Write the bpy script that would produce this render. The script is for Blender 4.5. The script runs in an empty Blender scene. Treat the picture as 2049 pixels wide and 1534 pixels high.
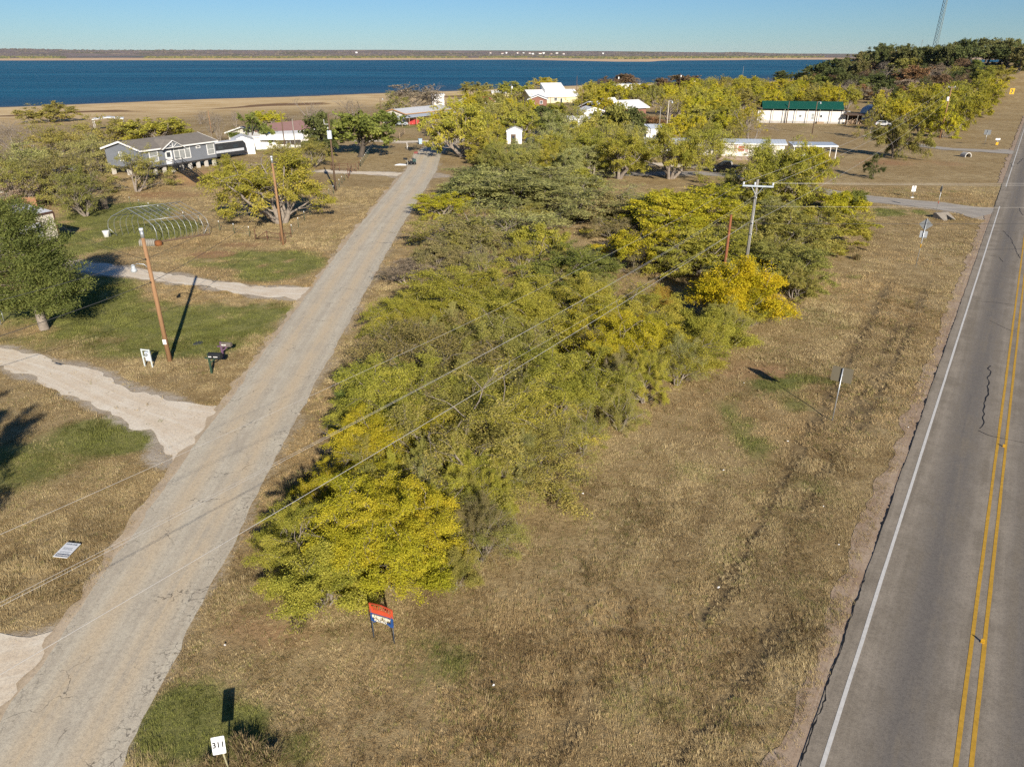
import bpy, math, random
import numpy as np
from mathutils import Vector, Matrix

# ------------------------------------------------------------------ camera, sky, sun, exposure
sc = bpy.context.scene
COL = sc.collection
R = math.radians
PITCH, CAM_H, FPX, CX, CY = R(24.9), 20.0, 1423.0, 1024.5, 767.0
cam_d = bpy.data.cameras.new('camera'); cam = bpy.data.objects.new('camera', cam_d); COL.objects.link(cam)
cam.location = (0, 0, CAM_H); cam.rotation_euler = (R(90) - PITCH, 0, 0)
cam_d.sensor_width = 36; cam_d.lens = FPX / 2049 * 36; cam_d.clip_start = 0.5; cam_d.clip_end = 40000
sc.camera = cam
SUN_EL, SUN_AZ = R(23.0), R(162.6)          # azimuth clockwise from the view direction
w = bpy.data.worlds.new('World'); sc.world = w; w.use_nodes = True
nt = w.node_tree; sky = nt.nodes.new('ShaderNodeTexSky'); sky.sky_type = 'NISHITA'
sky.sun_disc = False; sky.sun_elevation = SUN_EL; sky.sun_rotation = SUN_AZ
sky.air_density = 1.0; sky.dust_density = 0.0; sky.ozone_density = 3.0; sky.altitude = 300
tint = nt.nodes.new('ShaderNodeMix'); tint.data_type = 'RGBA'; tint.blend_type = 'MULTIPLY'; tint.inputs[0].default_value = 1; tint.inputs[7].default_value = (.57, .83, 1.18, 1)
nt.links.new(sky.outputs[0], tint.inputs[6]); nt.links.new(tint.outputs[2], nt.nodes['Background'].inputs[0]); nt.nodes['Background'].inputs[1].default_value = 0.05
sd = bpy.data.lights.new('sun', 'SUN'); sd.energy = 5.0; sd.angle = R(0.5); sd.color = (1.0, 0.92, 0.8)
so = bpy.data.objects.new('sun', sd); COL.objects.link(so)
sdir = Vector((math.sin(SUN_AZ) * math.cos(SUN_EL), math.cos(SUN_AZ) * math.cos(SUN_EL), math.sin(SUN_EL)))
so.rotation_euler = sdir.to_track_quat('Z', 'Y').to_euler(); so.location = (60, -120, 90)
sc.view_settings.view_transform = 'Standard'; sc.view_settings.look = 'None'
sc.view_settings.exposure = 0.58; sc.view_settings.gamma = 1
sc.cycles.use_denoising = False
sc.cycles.max_bounces = 6; sc.cycles.diffuse_bounces = 3; sc.cycles.transmission_bounces = 3; sc.cycles.transparent_max_bounces = 4

# ------------------------------------------------------------------ noise, terrain, survey helpers
def sstep(a, b, x):
    t = np.clip((np.asarray(x, float) - a) / (b - a), 0, 1); return t * t * (3 - 2 * t)
def vnoise(x, y, s, seed=0):
    x = np.asarray(x, float) / s + 1000.3; y = np.asarray(y, float) / s + 1000.7
    xi = np.floor(x).astype(np.int64); yi = np.floor(y).astype(np.int64)
    fx = x - xi; fy = y - yi; fx = fx * fx * (3 - 2 * fx); fy = fy * fy * (3 - 2 * fy)
    def h(a, b):
        n = (a * 374761393 + b * 668265263 + seed * 974634) & 0x7fffffff
        n = ((n ^ (n >> 13)) * 1274126177) & 0x7fffffff
        return ((n ^ (n >> 16)) & 0xffff) / 65535.0
    return (h(xi, yi) * (1 - fx) + h(xi + 1, yi) * fx) * (1 - fy) + (h(xi, yi + 1) * (1 - fx) + h(xi + 1, yi + 1) * fx) * fy
LAKE_Z = -6.5
_shb = [-9000, 0, 250, 512, 900, 1040, 1100, 1230, 1300, 1335, 1480, 1510, 1640, 9000]
_shd = [2950, 2950, 3060, 3060, 3240, 3330, 3060, 2560, 2560, 2950, 3140, 3350, 3350, 3350]
_htb = [-9000, 0, 200, 450, 700, 1000, 1200, 1400, 1450, 1475, 1510, 1560, 1640, 9000]
_htz = [62, 62, 47, 50, 54, 48, 39, 26, 24, 30, 20, 8, 4, 4]
def dshore(x, y): return (0.84 * np.minimum(x, 100) + .2 * np.maximum(x - 100, 0) + 640 - y) * 0.766     # metres inland of the near shore
def H(x, y):
    x = np.asarray(x, float); y = np.asarray(y, float)
    d = dshore(x, y) + 5 * np.sin(x * 0.021) + 3 * np.sin(x * 0.06 + 1)
    k = np.clip(d / 270, 0, 1)
    z = np.where(d > 0, LAKE_Z * (1 - .6 * k - .4 * k * k * (3 - 2 * k)), np.maximum(LAKE_Z + d * 0.03, -10))
    # oak hill at the far right
    z = z + 16.0 * sstep(140, 265, x) * sstep(250, 440, y) * (1 - sstep(500, 700, y)) * np.where(y < 1500, 1, 0) \
        + 1.2 * (1 - sstep(7.5, 14, np.hypot(x + 61.8, y - 131.5))) \
        + 0.6 * (vnoise(x, y, 40, 5) - .5) * sstep(150, 260, y) * (y < 1500) * (d > 10)
    # far shore, spit, inner channel, hills
    b = CX + x / np.maximum(y, 1) * 1567
    sh = np.interp(b, _shb, _shd)
    far = sstep(0, 220, y - sh + 60 * (vnoise(x, y, 300, 3) - .5))
    zf = -8 + 3.3 * far + 2.0 * sstep(300, 900, y - sh)
    ch = sstep(100, 130, b) * (1 - sstep(310, 380, b)) * sstep(5450, 5800, y) * (1 - sstep(7100, 7400, y))
    zf = zf - 5 * ch
    zt = np.interp(b, _htb, _htz)
    zf = zf + (zt + 6) * sstep(7300, 10500, np.hypot(x, y)) + 5 * (vnoise(x, y, 700, 9) - .5) * sstep(7000, 9000, y)
    return np.where(y > 1500, np.where(y > sh - 120, np.maximum(zf, -10), -10), z)
SP, CP = math.sin(PITCH), math.cos(PITCH)
def ray(u, v):
    a, b = u - CX, v - CY
    return a, FPX * CP - b * SP, -(FPX * SP + b * CP)
def onplane(u, v, z):
    a, f, dz = ray(u, v); t = (z - CAM_H) / dz
    return Vector((a * t, f * t, z))
def G(u, v):                                # surveyed ground point
    z = 0.0
    for _ in range(40):
        p = onplane(u, v, z); zn = float(H(p.x, p.y)); z = z + 0.6 * (zn - z)
    return Vector((p.x, p.y, float(H(p.x, p.y))))
def depth(p): return p.y * CP + (CAM_H - p.z) * SP
def ztop(p, v):                             # height of something standing at p whose top is seen on row v
    a, f, dz = ray(0, v); return CAM_H + dz * p.y / f
def px2m(p, n): return n * depth(p) / FPX

# ------------------------------------------------------------------ object helpers
def link(o): COL.objects.link(o); return o
def tag(o, label=None, cat=None, group=None, kind=None):
    if label: o['label'] = label
    if cat: o['category'] = cat
    if group: o['group'] = group
    if kind: o['kind'] = kind
    return o
def thing(name, label, cat, loc=(0, 0, 0), rz=0.0, group=None):
    o = link(bpy.data.objects.new(name, None)); o.location = loc; o.rotation_euler = (0, 0, rz)
    o.empty_display_size = 0.3
    return tag(o, label, cat, group)
class MB:
    def __init__(s): s.v = []; s.f = []; s.sm = []
    def add(s, vs, fs, smooth=False):
        k = len(s.v); s.v += [tuple(p) for p in vs]; s.f += [tuple(i + k for i in f) for f in fs]; s.sm += [smooth] * len(fs); return s
    def box(s, x0, x1, y0, y1, z0, z1, M=None):
        vs = [Vector((x, y, z)) for z in (z0, z1) for y in (y0, y1) for x in (x0, x1)]
        if M is not None: vs = [M @ p for p in vs]
        return s.add(vs, [(0, 2, 3, 1), (4, 5, 7, 6), (0, 1, 5, 4), (2, 6, 7, 3), (0, 4, 6, 2), (1, 3, 7, 5)])
    def bar(s, p, q, w, h=None):            # square bar between two points
        h = h or w; p, q = Vector(p), Vector(q); d = (q - p); L = d.length
        if L < 1e-6: return s
        M = Matrix.Translation(p) @ d.to_track_quat('Z', 'Y').to_matrix().to_4x4()
        return s.box(-w / 2, w / 2, -h / 2, h / 2, 0, L, M)
    def tube(s, pts, rs, n=6, cap=True, smooth=True):
        pts = [Vector(p) for p in pts]
        if not hasattr(rs, '__len__'): rs = [rs] * len(pts)
        vs = []; fs = []
        for i, p in enumerate(pts):
            d = (pts[min(i + 1, len(pts) - 1)] - pts[max(i - 1, 0)])
            if d.length < 1e-9: d = Vector((0, 0, 1))
            d.normalize(); a = d.orthogonal().normalized() if i == 0 else (a - d * a.dot(d)).normalized()
            b = d.cross(a)
            vs += [p + (a * math.cos(2 * math.pi * k / n) + b * math.sin(2 * math.pi * k / n)) * rs[i] for k in range(n)]
        for i in range(len(pts) - 1):
            for k in range(n):
                fs.append((i * n + k, i * n + (k + 1) % n, (i + 1) * n + (k + 1) % n, (i + 1) * n + k))
        if cap: fs += [tuple(range(n))[::-1], tuple(range((len(pts) - 1) * n, len(pts) * n))]
        return s.add(vs, fs, smooth)
    def prism(s, poly, axis, a0, a1, M=None):   # 2-D outline extruded along an axis
        def P(p, a):
            q = {'x': (a, p[0], p[1]), 'y': (p[0], a, p[1]), 'z': (p[0], p[1], a)}[axis]
            return M @ Vector(q) if M is not None else Vector(q)
        n = len(poly); vs = [P(p, a0) for p in poly] + [P(p, a1) for p in poly]
        fs = [tuple(range(n))[::-1], tuple(range(n, 2 * n))] + [(i, (i + 1) % n, n + (i + 1) % n, n + i) for i in range(n)]
        return s.add(vs, fs)
    def lathe(s, prof, c=(0, 0, 0), n=12, smooth=True):
        vs = []; fs = []
        for r, z in prof: vs += [(c[0] + r * math.cos(2 * math.pi * k / n), c[1] + r * math.sin(2 * math.pi * k / n), c[2] + z) for k in range(n)]
        for i in range(len(prof) - 1):
            for k in range(n): fs.append((i * n + k, i * n + (k + 1) % n, (i + 1) * n + (k + 1) % n, (i + 1) * n + k))
        fs += [tuple(range(n))[::-1], tuple(range((len(prof) - 1) * n, len(prof) * n))]
        return s.add(vs, fs, smooth)
    def mesh(s, name, mat):
        me = bpy.data.meshes.new(name); me.from_pydata(s.v, [], s.f); me.materials.append(mat)
        me.polygons.foreach_set('use_smooth', s.sm); me.update(); return me
    def build(s, name, mat, parent=None, label=None, bevel=0):
        o = link(bpy.data.objects.new(name, s.mesh(name, mat)))
        if parent: o.parent = parent
        if label: o['label'] = label
        if bevel:
            m = o.modifiers.new('bevel', 'BEVEL'); m.width = bevel; m.segments = 2; m.limit_method = 'ANGLE'
        return o
def npmesh(name, V, F, mat, attr=None, smooth=False):   # big meshes straight from arrays; F is (n,3) or (n,4)
    me = bpy.data.meshes.new(name); k = F.shape[1]
    me.vertices.add(len(V)); me.vertices.foreach_set('co', np.ascontiguousarray(V, np.float32).ravel())
    me.loops.add(F.size); me.loops.foreach_set('vertex_index', np.ascontiguousarray(F, np.int32).ravel())
    me.polygons.add(len(F)); me.polygons.foreach_set('loop_start', np.arange(0, F.size, k, dtype=np.int32))
    me.polygons.foreach_set('loop_total', np.full(len(F), k, np.int32))
    me.polygons.foreach_set('use_smooth', np.full(len(F), smooth, bool))
    for nm, a in (attr or {}).items():
        if a.ndim == 1: at = me.attributes.new(nm, 'FLOAT', 'POINT'); at.data.foreach_set('value', np.ascontiguousarray(a, np.float32))
        else: at = me.attributes.new(nm, 'FLOAT_COLOR', 'POINT'); at.data.foreach_set('color', np.ascontiguousarray(a, np.float32).ravel())
    me.update(calc_edges=True); me.materials.append(mat); return me

# ------------------------------------------------------------------ materials
class NT:
    def __init__(s, name):
        s.m = bpy.data.materials.new(name); s.m.use_nodes = True; s.t = s.m.node_tree; s.n = s.t.nodes; s.l = s.t.links
        s.b = s.n['Principled BSDF']
    def new(s, t, **k):
        n = s.n.new(t)
        for a, v in k.items(): setattr(n, a, v)
        return n
    def set(s, sock, v):
        if isinstance(v, bpy.types.NodeSocket): s.l.new(v, sock)
        else: sock.default_value = v
    def attr(s, name, out='Fac'): return s.new('ShaderNodeAttribute', attribute_name=name).outputs[out]
    def coord(s, which='Object', scale=None):
        o = s.new('ShaderNodeTexCoord').outputs[which]
        if scale is None: return o
        m = s.new('ShaderNodeMapping'); s.l.new(o, m.inputs[0]); m.inputs['Scale'].default_value = scale; return m.outputs[0]
    def noise(s, scale, detail=4, rough=.6, vec=None, out='Fac', dist=0):
        n = s.new('ShaderNodeTexNoise'); n.inputs['Scale'].default_value = scale; n.inputs['Detail'].default_value = detail
        n.inputs['Roughness'].default_value = rough; n.inputs['Distortion'].default_value = dist
        if vec is not None: s.l.new(vec, n.inputs['Vector'])
        return n.outputs[out]
    def math(s, op, a, b=0.0, c=0.0, clamp=False):
        n = s.new('ShaderNodeMath', operation=op, use_clamp=clamp); s.set(n.inputs[0], a); s.set(n.inputs[1], b); s.set(n.inputs[2], c); return n.outputs[0]
    def rng(s, x, a, b, c=0.0, d=1.0):
        n = s.new('ShaderNodeMapRange', interpolation_type='SMOOTHSTEP'); s.set(n.inputs[0], x)
        for i, v in enumerate((a, b, c, d)): s.set(n.inputs[i + 1], v)
        return n.outputs[0]
    def mix(s, f, a, b, mode='MIX'):
        n = s.new('ShaderNodeMix', data_type='RGBA', blend_type=mode)
        s.set(n.inputs[0], f); s.set(n.inputs[6], a if isinstance(a, bpy.types.NodeSocket) else (*a, 1) if len(a) == 3 else a)
        s.set(n.inputs[7], b if isinstance(b, bpy.types.NodeSocket) else (*b, 1) if len(b) == 3 else b); return n.outputs[2]
    def bump(s, h, strength=.5, dist=.05):
        n = s.new('ShaderNodeBump'); n.inputs['Strength'].default_value = strength; n.inputs['Distance'].default_value = dist
        s.l.new(h, n.inputs['Height']); s.l.new(n.outputs[0], s.b.inputs['Normal']); return n
    def base(s, c): s.set(s.b.inputs['Base Color'], c if isinstance(c, bpy.types.NodeSocket) else (*c, 1)); return s
    def rough(s, r): s.set(s.b.inputs['Roughness'], r); return s
_mc = {}
def mat(name, c, rough=.7, var=.25, scale=3.0, metal=0.0, spec=.3, bump=0.0, stretch=None):
    if name in _mc: return _mc[name]
    t = NT(name); vec = t.coord('Object', stretch) if stretch else t.coord('Object')
    n = t.noise(scale, 5, .65, vec); n2 = t.noise(scale * 7, 3, .6, vec)
    k = t.math('ADD', t.math('MULTIPLY', n, .65), t.math('MULTIPLY', n2, .35))
    lo = tuple(x * (1 - var) for x in c); hi = tuple(min(1, x * (1 + var * .8)) for x in c)
    t.base(t.mix(t.rng(k, .3, .7), lo, hi)); t.rough(rough); t.b.inputs['Metallic'].default_value = metal
    t.b.inputs['Specular IOR Level'].default_value = spec
    if bump: t.bump(k, bump, .02)
    _mc[name] = t.m; return t.m
def ribbed(name, c, pitch=.3, axis=0, rough=.45, depth_=.5, dark=.8):
    if name in _mc: return _mc[name]
    t = NT(name); v = t.new('ShaderNodeSeparateXYZ'); t.l.new(t.coord('Object'), v.inputs[0])
    ph = t.math('PINGPONG', t.math('MULTIPLY', v.outputs[axis], 1.0 / pitch), .5)
    rib = t.rng(ph, .36, .46); n = t.noise(1.2, 5, .7)
    t.base(t.mix(t.rng(n, .35, .7), tuple(x * .86 for x in c), c)); t.rough(rough)
    t.bump(rib, depth_, .05); _mc[name] = t.m; return t.m
WHITE = mat('white paint', (.78, .77, .74), .5, .06, 2); OFFWHITE = mat('cream siding', (.7, .66, .58), .6, .08, 1.5)
BLACKM = mat('black metal', (.025, .026, .028), .45, .2); STEEL = mat('galvanised steel', (.42, .44, .45), .4, .15, 4, .6)
DARKGLASS = mat('window glass', (.04, .05, .06), .08, .2, 1, 0, .8); GREYGLASS = mat('blind behind glass', (.3, .31, .3), .3, .2, 1)
RUST = mat('rusty pipe', (.13, .065, .04), .85, .35, 6); POLEWOOD = mat('treated pole wood', (.285, .16, .08), .85, .25, 2, stretch=(6, 6, .6))
GREYWOOD = mat('weathered pole wood', (.27, .25, .21), .9, .25, 2, stretch=(6, 6, .6)); DARKWOOD = mat('dark pole wood', (.13, .085, .055), .9, .3, 2, stretch=(6, 6, .6))
PLANK = mat('bare timber', (.34, .25, .16), .85, .3, 2, stretch=(3, 3, 1)); CONC = mat('concrete', (.5, .47, .42), .9, .2, 3, bump=.3)
ALU = mat('sign back aluminium', (.3, .31, .31), .5, .12, 3, .4); TEALGREEN = mat('green roof metal', (.010, .072, .05), .4, .12, 1)
# ------------------------------------------------------------------ trees
def leaf_mat(name, transl=.27):
    t = NT(name); oc = t.new('ShaderNodeObjectInfo').outputs['Color']; v = t.attr('v')
    hs = t.new('ShaderNodeHueSaturation'); t.l.new(oc, hs.inputs['Color'])
    t.set(hs.inputs['Hue'], t.math('MULTIPLY_ADD', v, .045, .478)); t.set(hs.inputs['Value'], t.math('MULTIPLY_ADD', v, -1.1, 1.62))
    hs.inputs['Saturation'].default_value = 1.0
    c = hs.outputs[0]
    t.base(c); t.rough(.75); t.b.inputs['Specular IOR Level'].default_value = .12
    tr = t.new('ShaderNodeBsdfTranslucent'); t.l.new(c, tr.inputs[0]); mx = t.new('ShaderNodeMixShader'); mx.inputs[0].default_value = transl
    t.l.new(t.b.outputs[0], mx.inputs[1]); t.l.new(tr.outputs[0], mx.inputs[2]); t.l.new(mx.outputs[0], t.n['Material Output'].inputs[0])
    return t.m
LEAF = leaf_mat('leaves')
BARK = mat('grey brown bark', (.25, .21, .17), .95, .35, 5, bump=.4)
BARKD = mat('dark bark', (.085, .07, .055), .95, .35, 5, bump=.4)

def grow(seed, kind):
    """returns wood (V,F), leaves (V,F,v)"""
    rg = np.random.default_rng(seed); rnd = random.Random(seed)
    W = MB(); LP = []      # LP: leaf cluster points (pos, dir)
    P = dict(mesquite=dict(stems=(5, 6), lean=(4, 54), lens=(1.5, 1.35, 1.05, .8, .55), kids=(3, 3, 3, 3), ang=(22, 48), r0=.11, up=.12, droop=.10, leaf=92, spread=.105, ls=(.13, .04)),
             sparse=dict(stems=(4, 6), lean=(5, 56), lens=(1.5, 1.35, 1.1, .85, .65), kids=(3, 3, 3, 3), ang=(20, 50), r0=.11, up=.08, droop=.06, leaf=40, spread=.12, ls=(.13, .04)),
             bare=dict(stems=(3, 5), lean=(15, 55), lens=(1.5, 1.3, 1.1, .9, .7), kids=(3, 3, 4, 4), ang=(18, 50), r0=.11, up=.10, droop=.03, leaf=0, spread=.2, ls=(.1, .04)),
             lone=dict(stems=(2, 3), lean=(10, 34), lens=(1.6, 1.4, 1.15, .85, .6), kids=(4, 3, 3, 3), ang=(25, 62), r0=.16, up=.05, droop=.12, leaf=115, spread=.12, ls=(.14, .045)),
             spread=dict(stems=(3, 4), lean=(14, 46), lens=(1.5, 1.35, 1.1, .85, .6), kids=(4, 3, 3, 3), ang=(22, 58), r0=.2, up=.06, droop=.1, leaf=110, spread=.13, ls=(.13, .042)),
             oak=dict(stems=(1, 2), lean=(5, 22), lens=(1.4, 1.2, .95, .75, .5), kids=(4, 3, 3, 3), ang=(28, 60), r0=.17, up=.07, droop=.0, leaf=150, spread=.13, ls=(.12, .07)),
             shrub=dict(stems=(6, 9), lean=(12, 62), lens=(.7, .7, .6, .5), kids=(3, 3, 3), ang=(16, 42), r0=.04, up=.1, droop=.08, leaf=110, spread=.10, ls=(.13, .04)))[kind]
    L = len(P['lens'])
    def branch(p, d, lv, r, g=(1.0, .5)):
        ln = P['lens'][lv] * rnd.uniform(.75, 1.2) * (.86 + .3 * max(0, d.z) ** 2 if lv < 3 else 1); n = 4 if lv < 2 else 3; pts = [p]; q = p; dd = d.copy()
        for i in range(n):
            j = Vector((rnd.gauss(0, 1), rnd.gauss(0, 1), rnd.gauss(0, 1))) * (.17 if lv < 3 else .22)
            dd = (dd + j + Vector((0, 0, P['up'] if lv < 3 else -P['droop'] * (i + 1) / n * 2.2))).normalized()
            q = q + dd * ln / n; q.z = max(q.z, .12); pts.append(q)
        last = lv == L - 1
        if lv == L - 3: g = (rnd.choice((.55, .9, 1.1, 1.3)), rnd.random())
        if lv == L - 2: g = (g[0] * rnd.choice((.03, .3, 1.0, 1.3, 1.7)), .55 * g[1] + .45 * rnd.random())
        re = r * (.62 if not last else .35)
        if kind != 'oak' or lv < 4 or rnd.random() < .4:
            W.tube(pts, [r + (re - r) * i / n for i in range(n + 1)], 7 if lv == 0 else 5 if lv < 2 else 3, cap=False)
        if lv >= L - 2 or (lv == L - 3 and kind == 'oak'):
            for i in range(1, n + 1): LP.append((pts[i], dd, g[0] * (1.0 if last else .75 if lv == L - 2 else .6), g[1]))
        if last: return
        k = P['kids'][lv] - (1 if rnd.random() < .25 else 0)
        for i in range(k):
            t = 1.0 if i == 0 else rnd.uniform(.45, 1.0); at = pts[min(n, max(1, round(t * n)))]
            a = R(rnd.uniform(*P['ang'])) * (.6 if i == 0 else 1); ax = dd.orthogonal().normalized(); ax.rotate(Matrix.Rotation(rnd.uniform(0, 6.28), 3, dd))
            nd = dd.copy(); nd.rotate(Matrix.Rotation(a, 3, ax)); branch(at, nd, lv + 1, re * (.95 if i == 0 else .72), g)
    ns = rnd.randint(*P['stems']); a0 = rnd.uniform(0, 6.28)
    for s in range(ns):
        az = a0 + 6.283 * s / ns + rnd.uniform(-.5, .5); ln = R(rnd.uniform(*P['lean']))
        d = Vector((math.cos(az) * math.sin(ln), math.sin(az) * math.sin(ln), math.cos(ln)))
        branch(Vector((math.cos(az) * .1 * (ns > 1), math.sin(az) * .1 * (ns > 1), -.15)), d, 0, P['r0'] * rnd.uniform(.8, 1.15) * (1.25 if ns == 1 else 1))
    for s in range({'mesquite': 9, 'sparse': 6, 'shrub': 5, 'oak': 4, 'lone': 3}.get(kind, 0)):       # low skirt branches
        az = rnd.uniform(0, 6.28); ln = R(rnd.uniform(58, 84)); d = Vector((math.cos(az) * math.sin(ln), math.sin(az) * math.sin(ln), math.cos(ln)))
        o_ = rnd.uniform(.25, .9) if kind != 'oak' else rnd.uniform(.2, .5)
        branch(Vector((math.cos(az) * o_, math.sin(az) * o_, rnd.uniform(.35, 1.15) if kind not in ('oak', 'lone') else rnd.uniform(1.2, 2.0))), d, L - 3, .03)
    if P['leaf']:
        return W, [leaves(rg, LP, P['leaf'] * q, P['spread'], (P['ls'][0] * e, P['ls'][1] * e), P['droop']) for q, e in LOD]
    return W, None
LOD = ((2.8, .54), (.95, 1.0), (.30, 1.8))
def leaves(rg, LP, per, spread, ls, droop=0.1, up=.15):
    C = np.array([q[0][:] for q in LP]); K = np.array([q[2] for q in LP]); D = np.array([q[1][:] for q in LP])
    cnt = rg.poisson(per / 3.0 * K * rg.uniform(.5, 1.4, len(K))); idx = np.repeat(np.arange(len(C)), cnt); n = len(idx)
    c = C[idx] + rg.normal(0, spread, (n, 3)) * (1, 1, .75); c[:, 2] = np.maximum(c[:, 2], .1)
    d = D[idx] * .5 + rg.normal(0, .7, (n, 3)); d[:, 2] -= droop * 4; d /= np.linalg.norm(d, axis=1)[:, None] + 1e-6
    nn = rg.normal(0, 1, (n, 3)); nn[:, 2] += up * 3; s = np.cross(d, nn); s /= np.linalg.norm(s, axis=1)[:, None] + 1e-6
    sz = rg.uniform(.5, 1.6, n)[:, None]; a = d * ls[0] * sz / 2; b = s * ls[1] * sz / 2
    V = np.stack([c - a, c - a * .1 + b, c + a, c - a * .1 - b], 1).reshape(-1, 3)
    F = np.arange(4 * n).reshape(-1, 4)
    cv = np.array([q[3] for q in LP]) if len(LP[0]) > 3 else rg.uniform(0, 1, len(C)); v = np.clip(.55 * cv[idx] + .45 * rg.uniform(0, 1, n), 0, 1)
    return V, F, np.repeat(v, 4)
def conifer(seed):
    rg = np.random.default_rng(seed); rnd = random.Random(seed); W = MB(); LP = []
    h = 6.0; W.tube([(0, 0, -.1), (.06, 0, 1.5), (-.05, .03, 3.5), (0, 0, 5.7)], [.2, .16, .1, .02], 8, cap=False)
    z = 1.0
    while z < 5.8:
        rad = 2.3 * (1 - (z - .7) / 5.6) ** .66 * rnd.uniform(.6, 1.15) + .12
        az = rnd.uniform(0, 6.28); d = Vector((math.cos(az), math.sin(az), rnd.uniform(-.05, .35))).normalized()
        pts = [Vector((0, 0, z)), Vector((0, 0, z)) + d * rad * .55 + Vector((0, 0, .05)), Vector((0, 0, z)) + d * rad + Vector((0, 0, .18 * rad))]
        W.tube(pts, [.035, .022, .008], 3, cap=False)
        for t in np.linspace(.3, 1, max(3, int(rad / .24))):
            q = pts[0].lerp(pts[2], t); wd = .3 * rad * (1 - t * .6)
            for s in (-1, 0, 1):
                LP.append((q + Vector((-d.y, d.x, 0)) * s * wd * rnd.uniform(.5, 1.2) + Vector((0, 0, rnd.uniform(-.1, .12))), (d + Vector((0, 0, .35))).normalized(), 1.0))
        z += rnd.uniform(.025, .05)
    return W, [leaves(rg, LP, 50 * q, .15, (.16 * e, .05 * e), -.05, .1) for q, e in LOD]
def clipped(seed):
    rg = np.random.default_rng(seed); LP = []
    for i in range(900):
        u = rg.normal(0, 1, 3); u /= np.linalg.norm(u); r = rg.uniform(.86, 1.0); z = max(.1, 1.7 + 1.75 * u[2] * r)
        k = 1.0 if z < 2.2 else 1 - .25 * (z - 2.2); LP.append((Vector((1.65 * u[0] * r * k, 1.65 * u[1] * r * k, z)), Vector(u), 1.0))
    W = MB(); W.tube([(0, 0, -.1), (0, 0, 1.5)], [.15, .1], 7)
    return W, [leaves(rg, LP, 60 * q, .1, (.12 * e, .07 * e), 0, .2) for q, e in LOD]
PROTO = {}
def proto(key, data, bark):
    W, lods = data
    Wv = np.array([p for p in W.v]); wm = W.mesh(key + ' trunk', bark)
    lm = [npmesh(key + ' crown', V, F, LEAF, {'v': a}) for V, F, a in lods] if lods else None
    ref = lods[1][0] if lods else Wv
    rr = np.percentile(np.hypot(ref[:, 0], ref[:, 1]), 86); hh = np.percentile(ref[:, 2], 98)
    PROTO.setdefault(key.split('#')[0], []).append((wm, lm, rr, hh))
for i in range(6): proto('mesquite#%d' % i, grow(11 + i, 'mesquite'), BARK)
for i in range(4): proto('sparse#%d' % i, grow(31 + i, 'sparse'), BARK)
for i in range(3): proto('bare#%d' % i, grow(51 + i, 'bare'), BARK)
for i in range(3): proto('lone#%d' % i, grow(71 + i, 'lone'), BARKD)
for i in range(3): proto('spread#%d' % i, grow(131 + i, 'spread'), BARK)
for i in range(3): proto('oak#%d' % i, grow(91 + i, 'oak'), BARKD)
for i in range(3): proto('shrub#%d' % i, grow(111 + i, 'shrub'), BARK)
proto('cedar#0', conifer(7), BARK); proto('clipped#0', clipped(8), BARKD)
COLR = dict(YEL=(.43, .385, .03), YG=(.35, .325, .05), OLV=(.305, .28, .068), SAGE=(.345, .335, .115), GRN=(.18, .205, .045), DK=(.115, .13, .042), GOLD=(.52, .43, .02),
            BRN=(.20, .135, .075), TAN=(.30, .24, .165), ORG=(.40, .27, .05), CED=(.145, .16, .042), RUS=(.24, .14, .065))
NAMES = dict(mesquite='mesquite_tree', sparse='mesquite_tree', bare='bare_tree', lone='mesquite_tree', spread='mesquite_tree', oak='oak_tree', shrub='shrub', cedar='cedar_tree', clipped='clipped_shrub')
TR = random.Random(5)
def tree(kind, p, r, h, col, label, group=None, rz=None, pick=None, cat=None):
    lst = PROTO[kind]; wm, lm, rr, hh = lst[TR.randrange(len(lst)) if pick is None else pick % len(lst)]
    c = COLR[col] if isinstance(col, str) else col
    k = TR.uniform(.88, 1.1); c = (c[0] * k * TR.uniform(.94, 1.06), c[1] * k, c[2] * k, 1)
    t = thing(NAMES[kind], label, cat or ('shrub' if kind in ('shrub', 'clipped') else 'tree'), p, TR.uniform(0, 6.28) if rz is None else rz, group)
    t.scale = (r / rr, r / rr, h / hh)
    o = link(bpy.data.objects.new('trunk', wm)); o.parent = t
    if lm: d_ = depth(p); o = link(bpy.data.objects.new('crown', lm[0 if d_ < 62 else 1 if d_ < 150 else 2])); o.parent = t; o.color = c
    return t
def T(u, v, rp, h, kind, col, label, group=None, pick=None, rz=None):    # crown centre on the photo's survey, radius in its pixels
    a, f, dz = ray(u, v); hit = None
    for y in np.geomspace(8, 640, 500):                                  # walk outward until the sight line is inside crown height
        zr = CAM_H + dz * y / f
        if zr <= float(H(a * y / f, y)) + .56 * h: hit = y; break
    y = hit or TR.uniform(425, 480); p = Vector((a * y / f, y, 0)); p.z = float(H(p.x, p.y)) - .02
    return tree(kind, p, px2m(p, rp), h, col, label, group, rz, pick)
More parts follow.
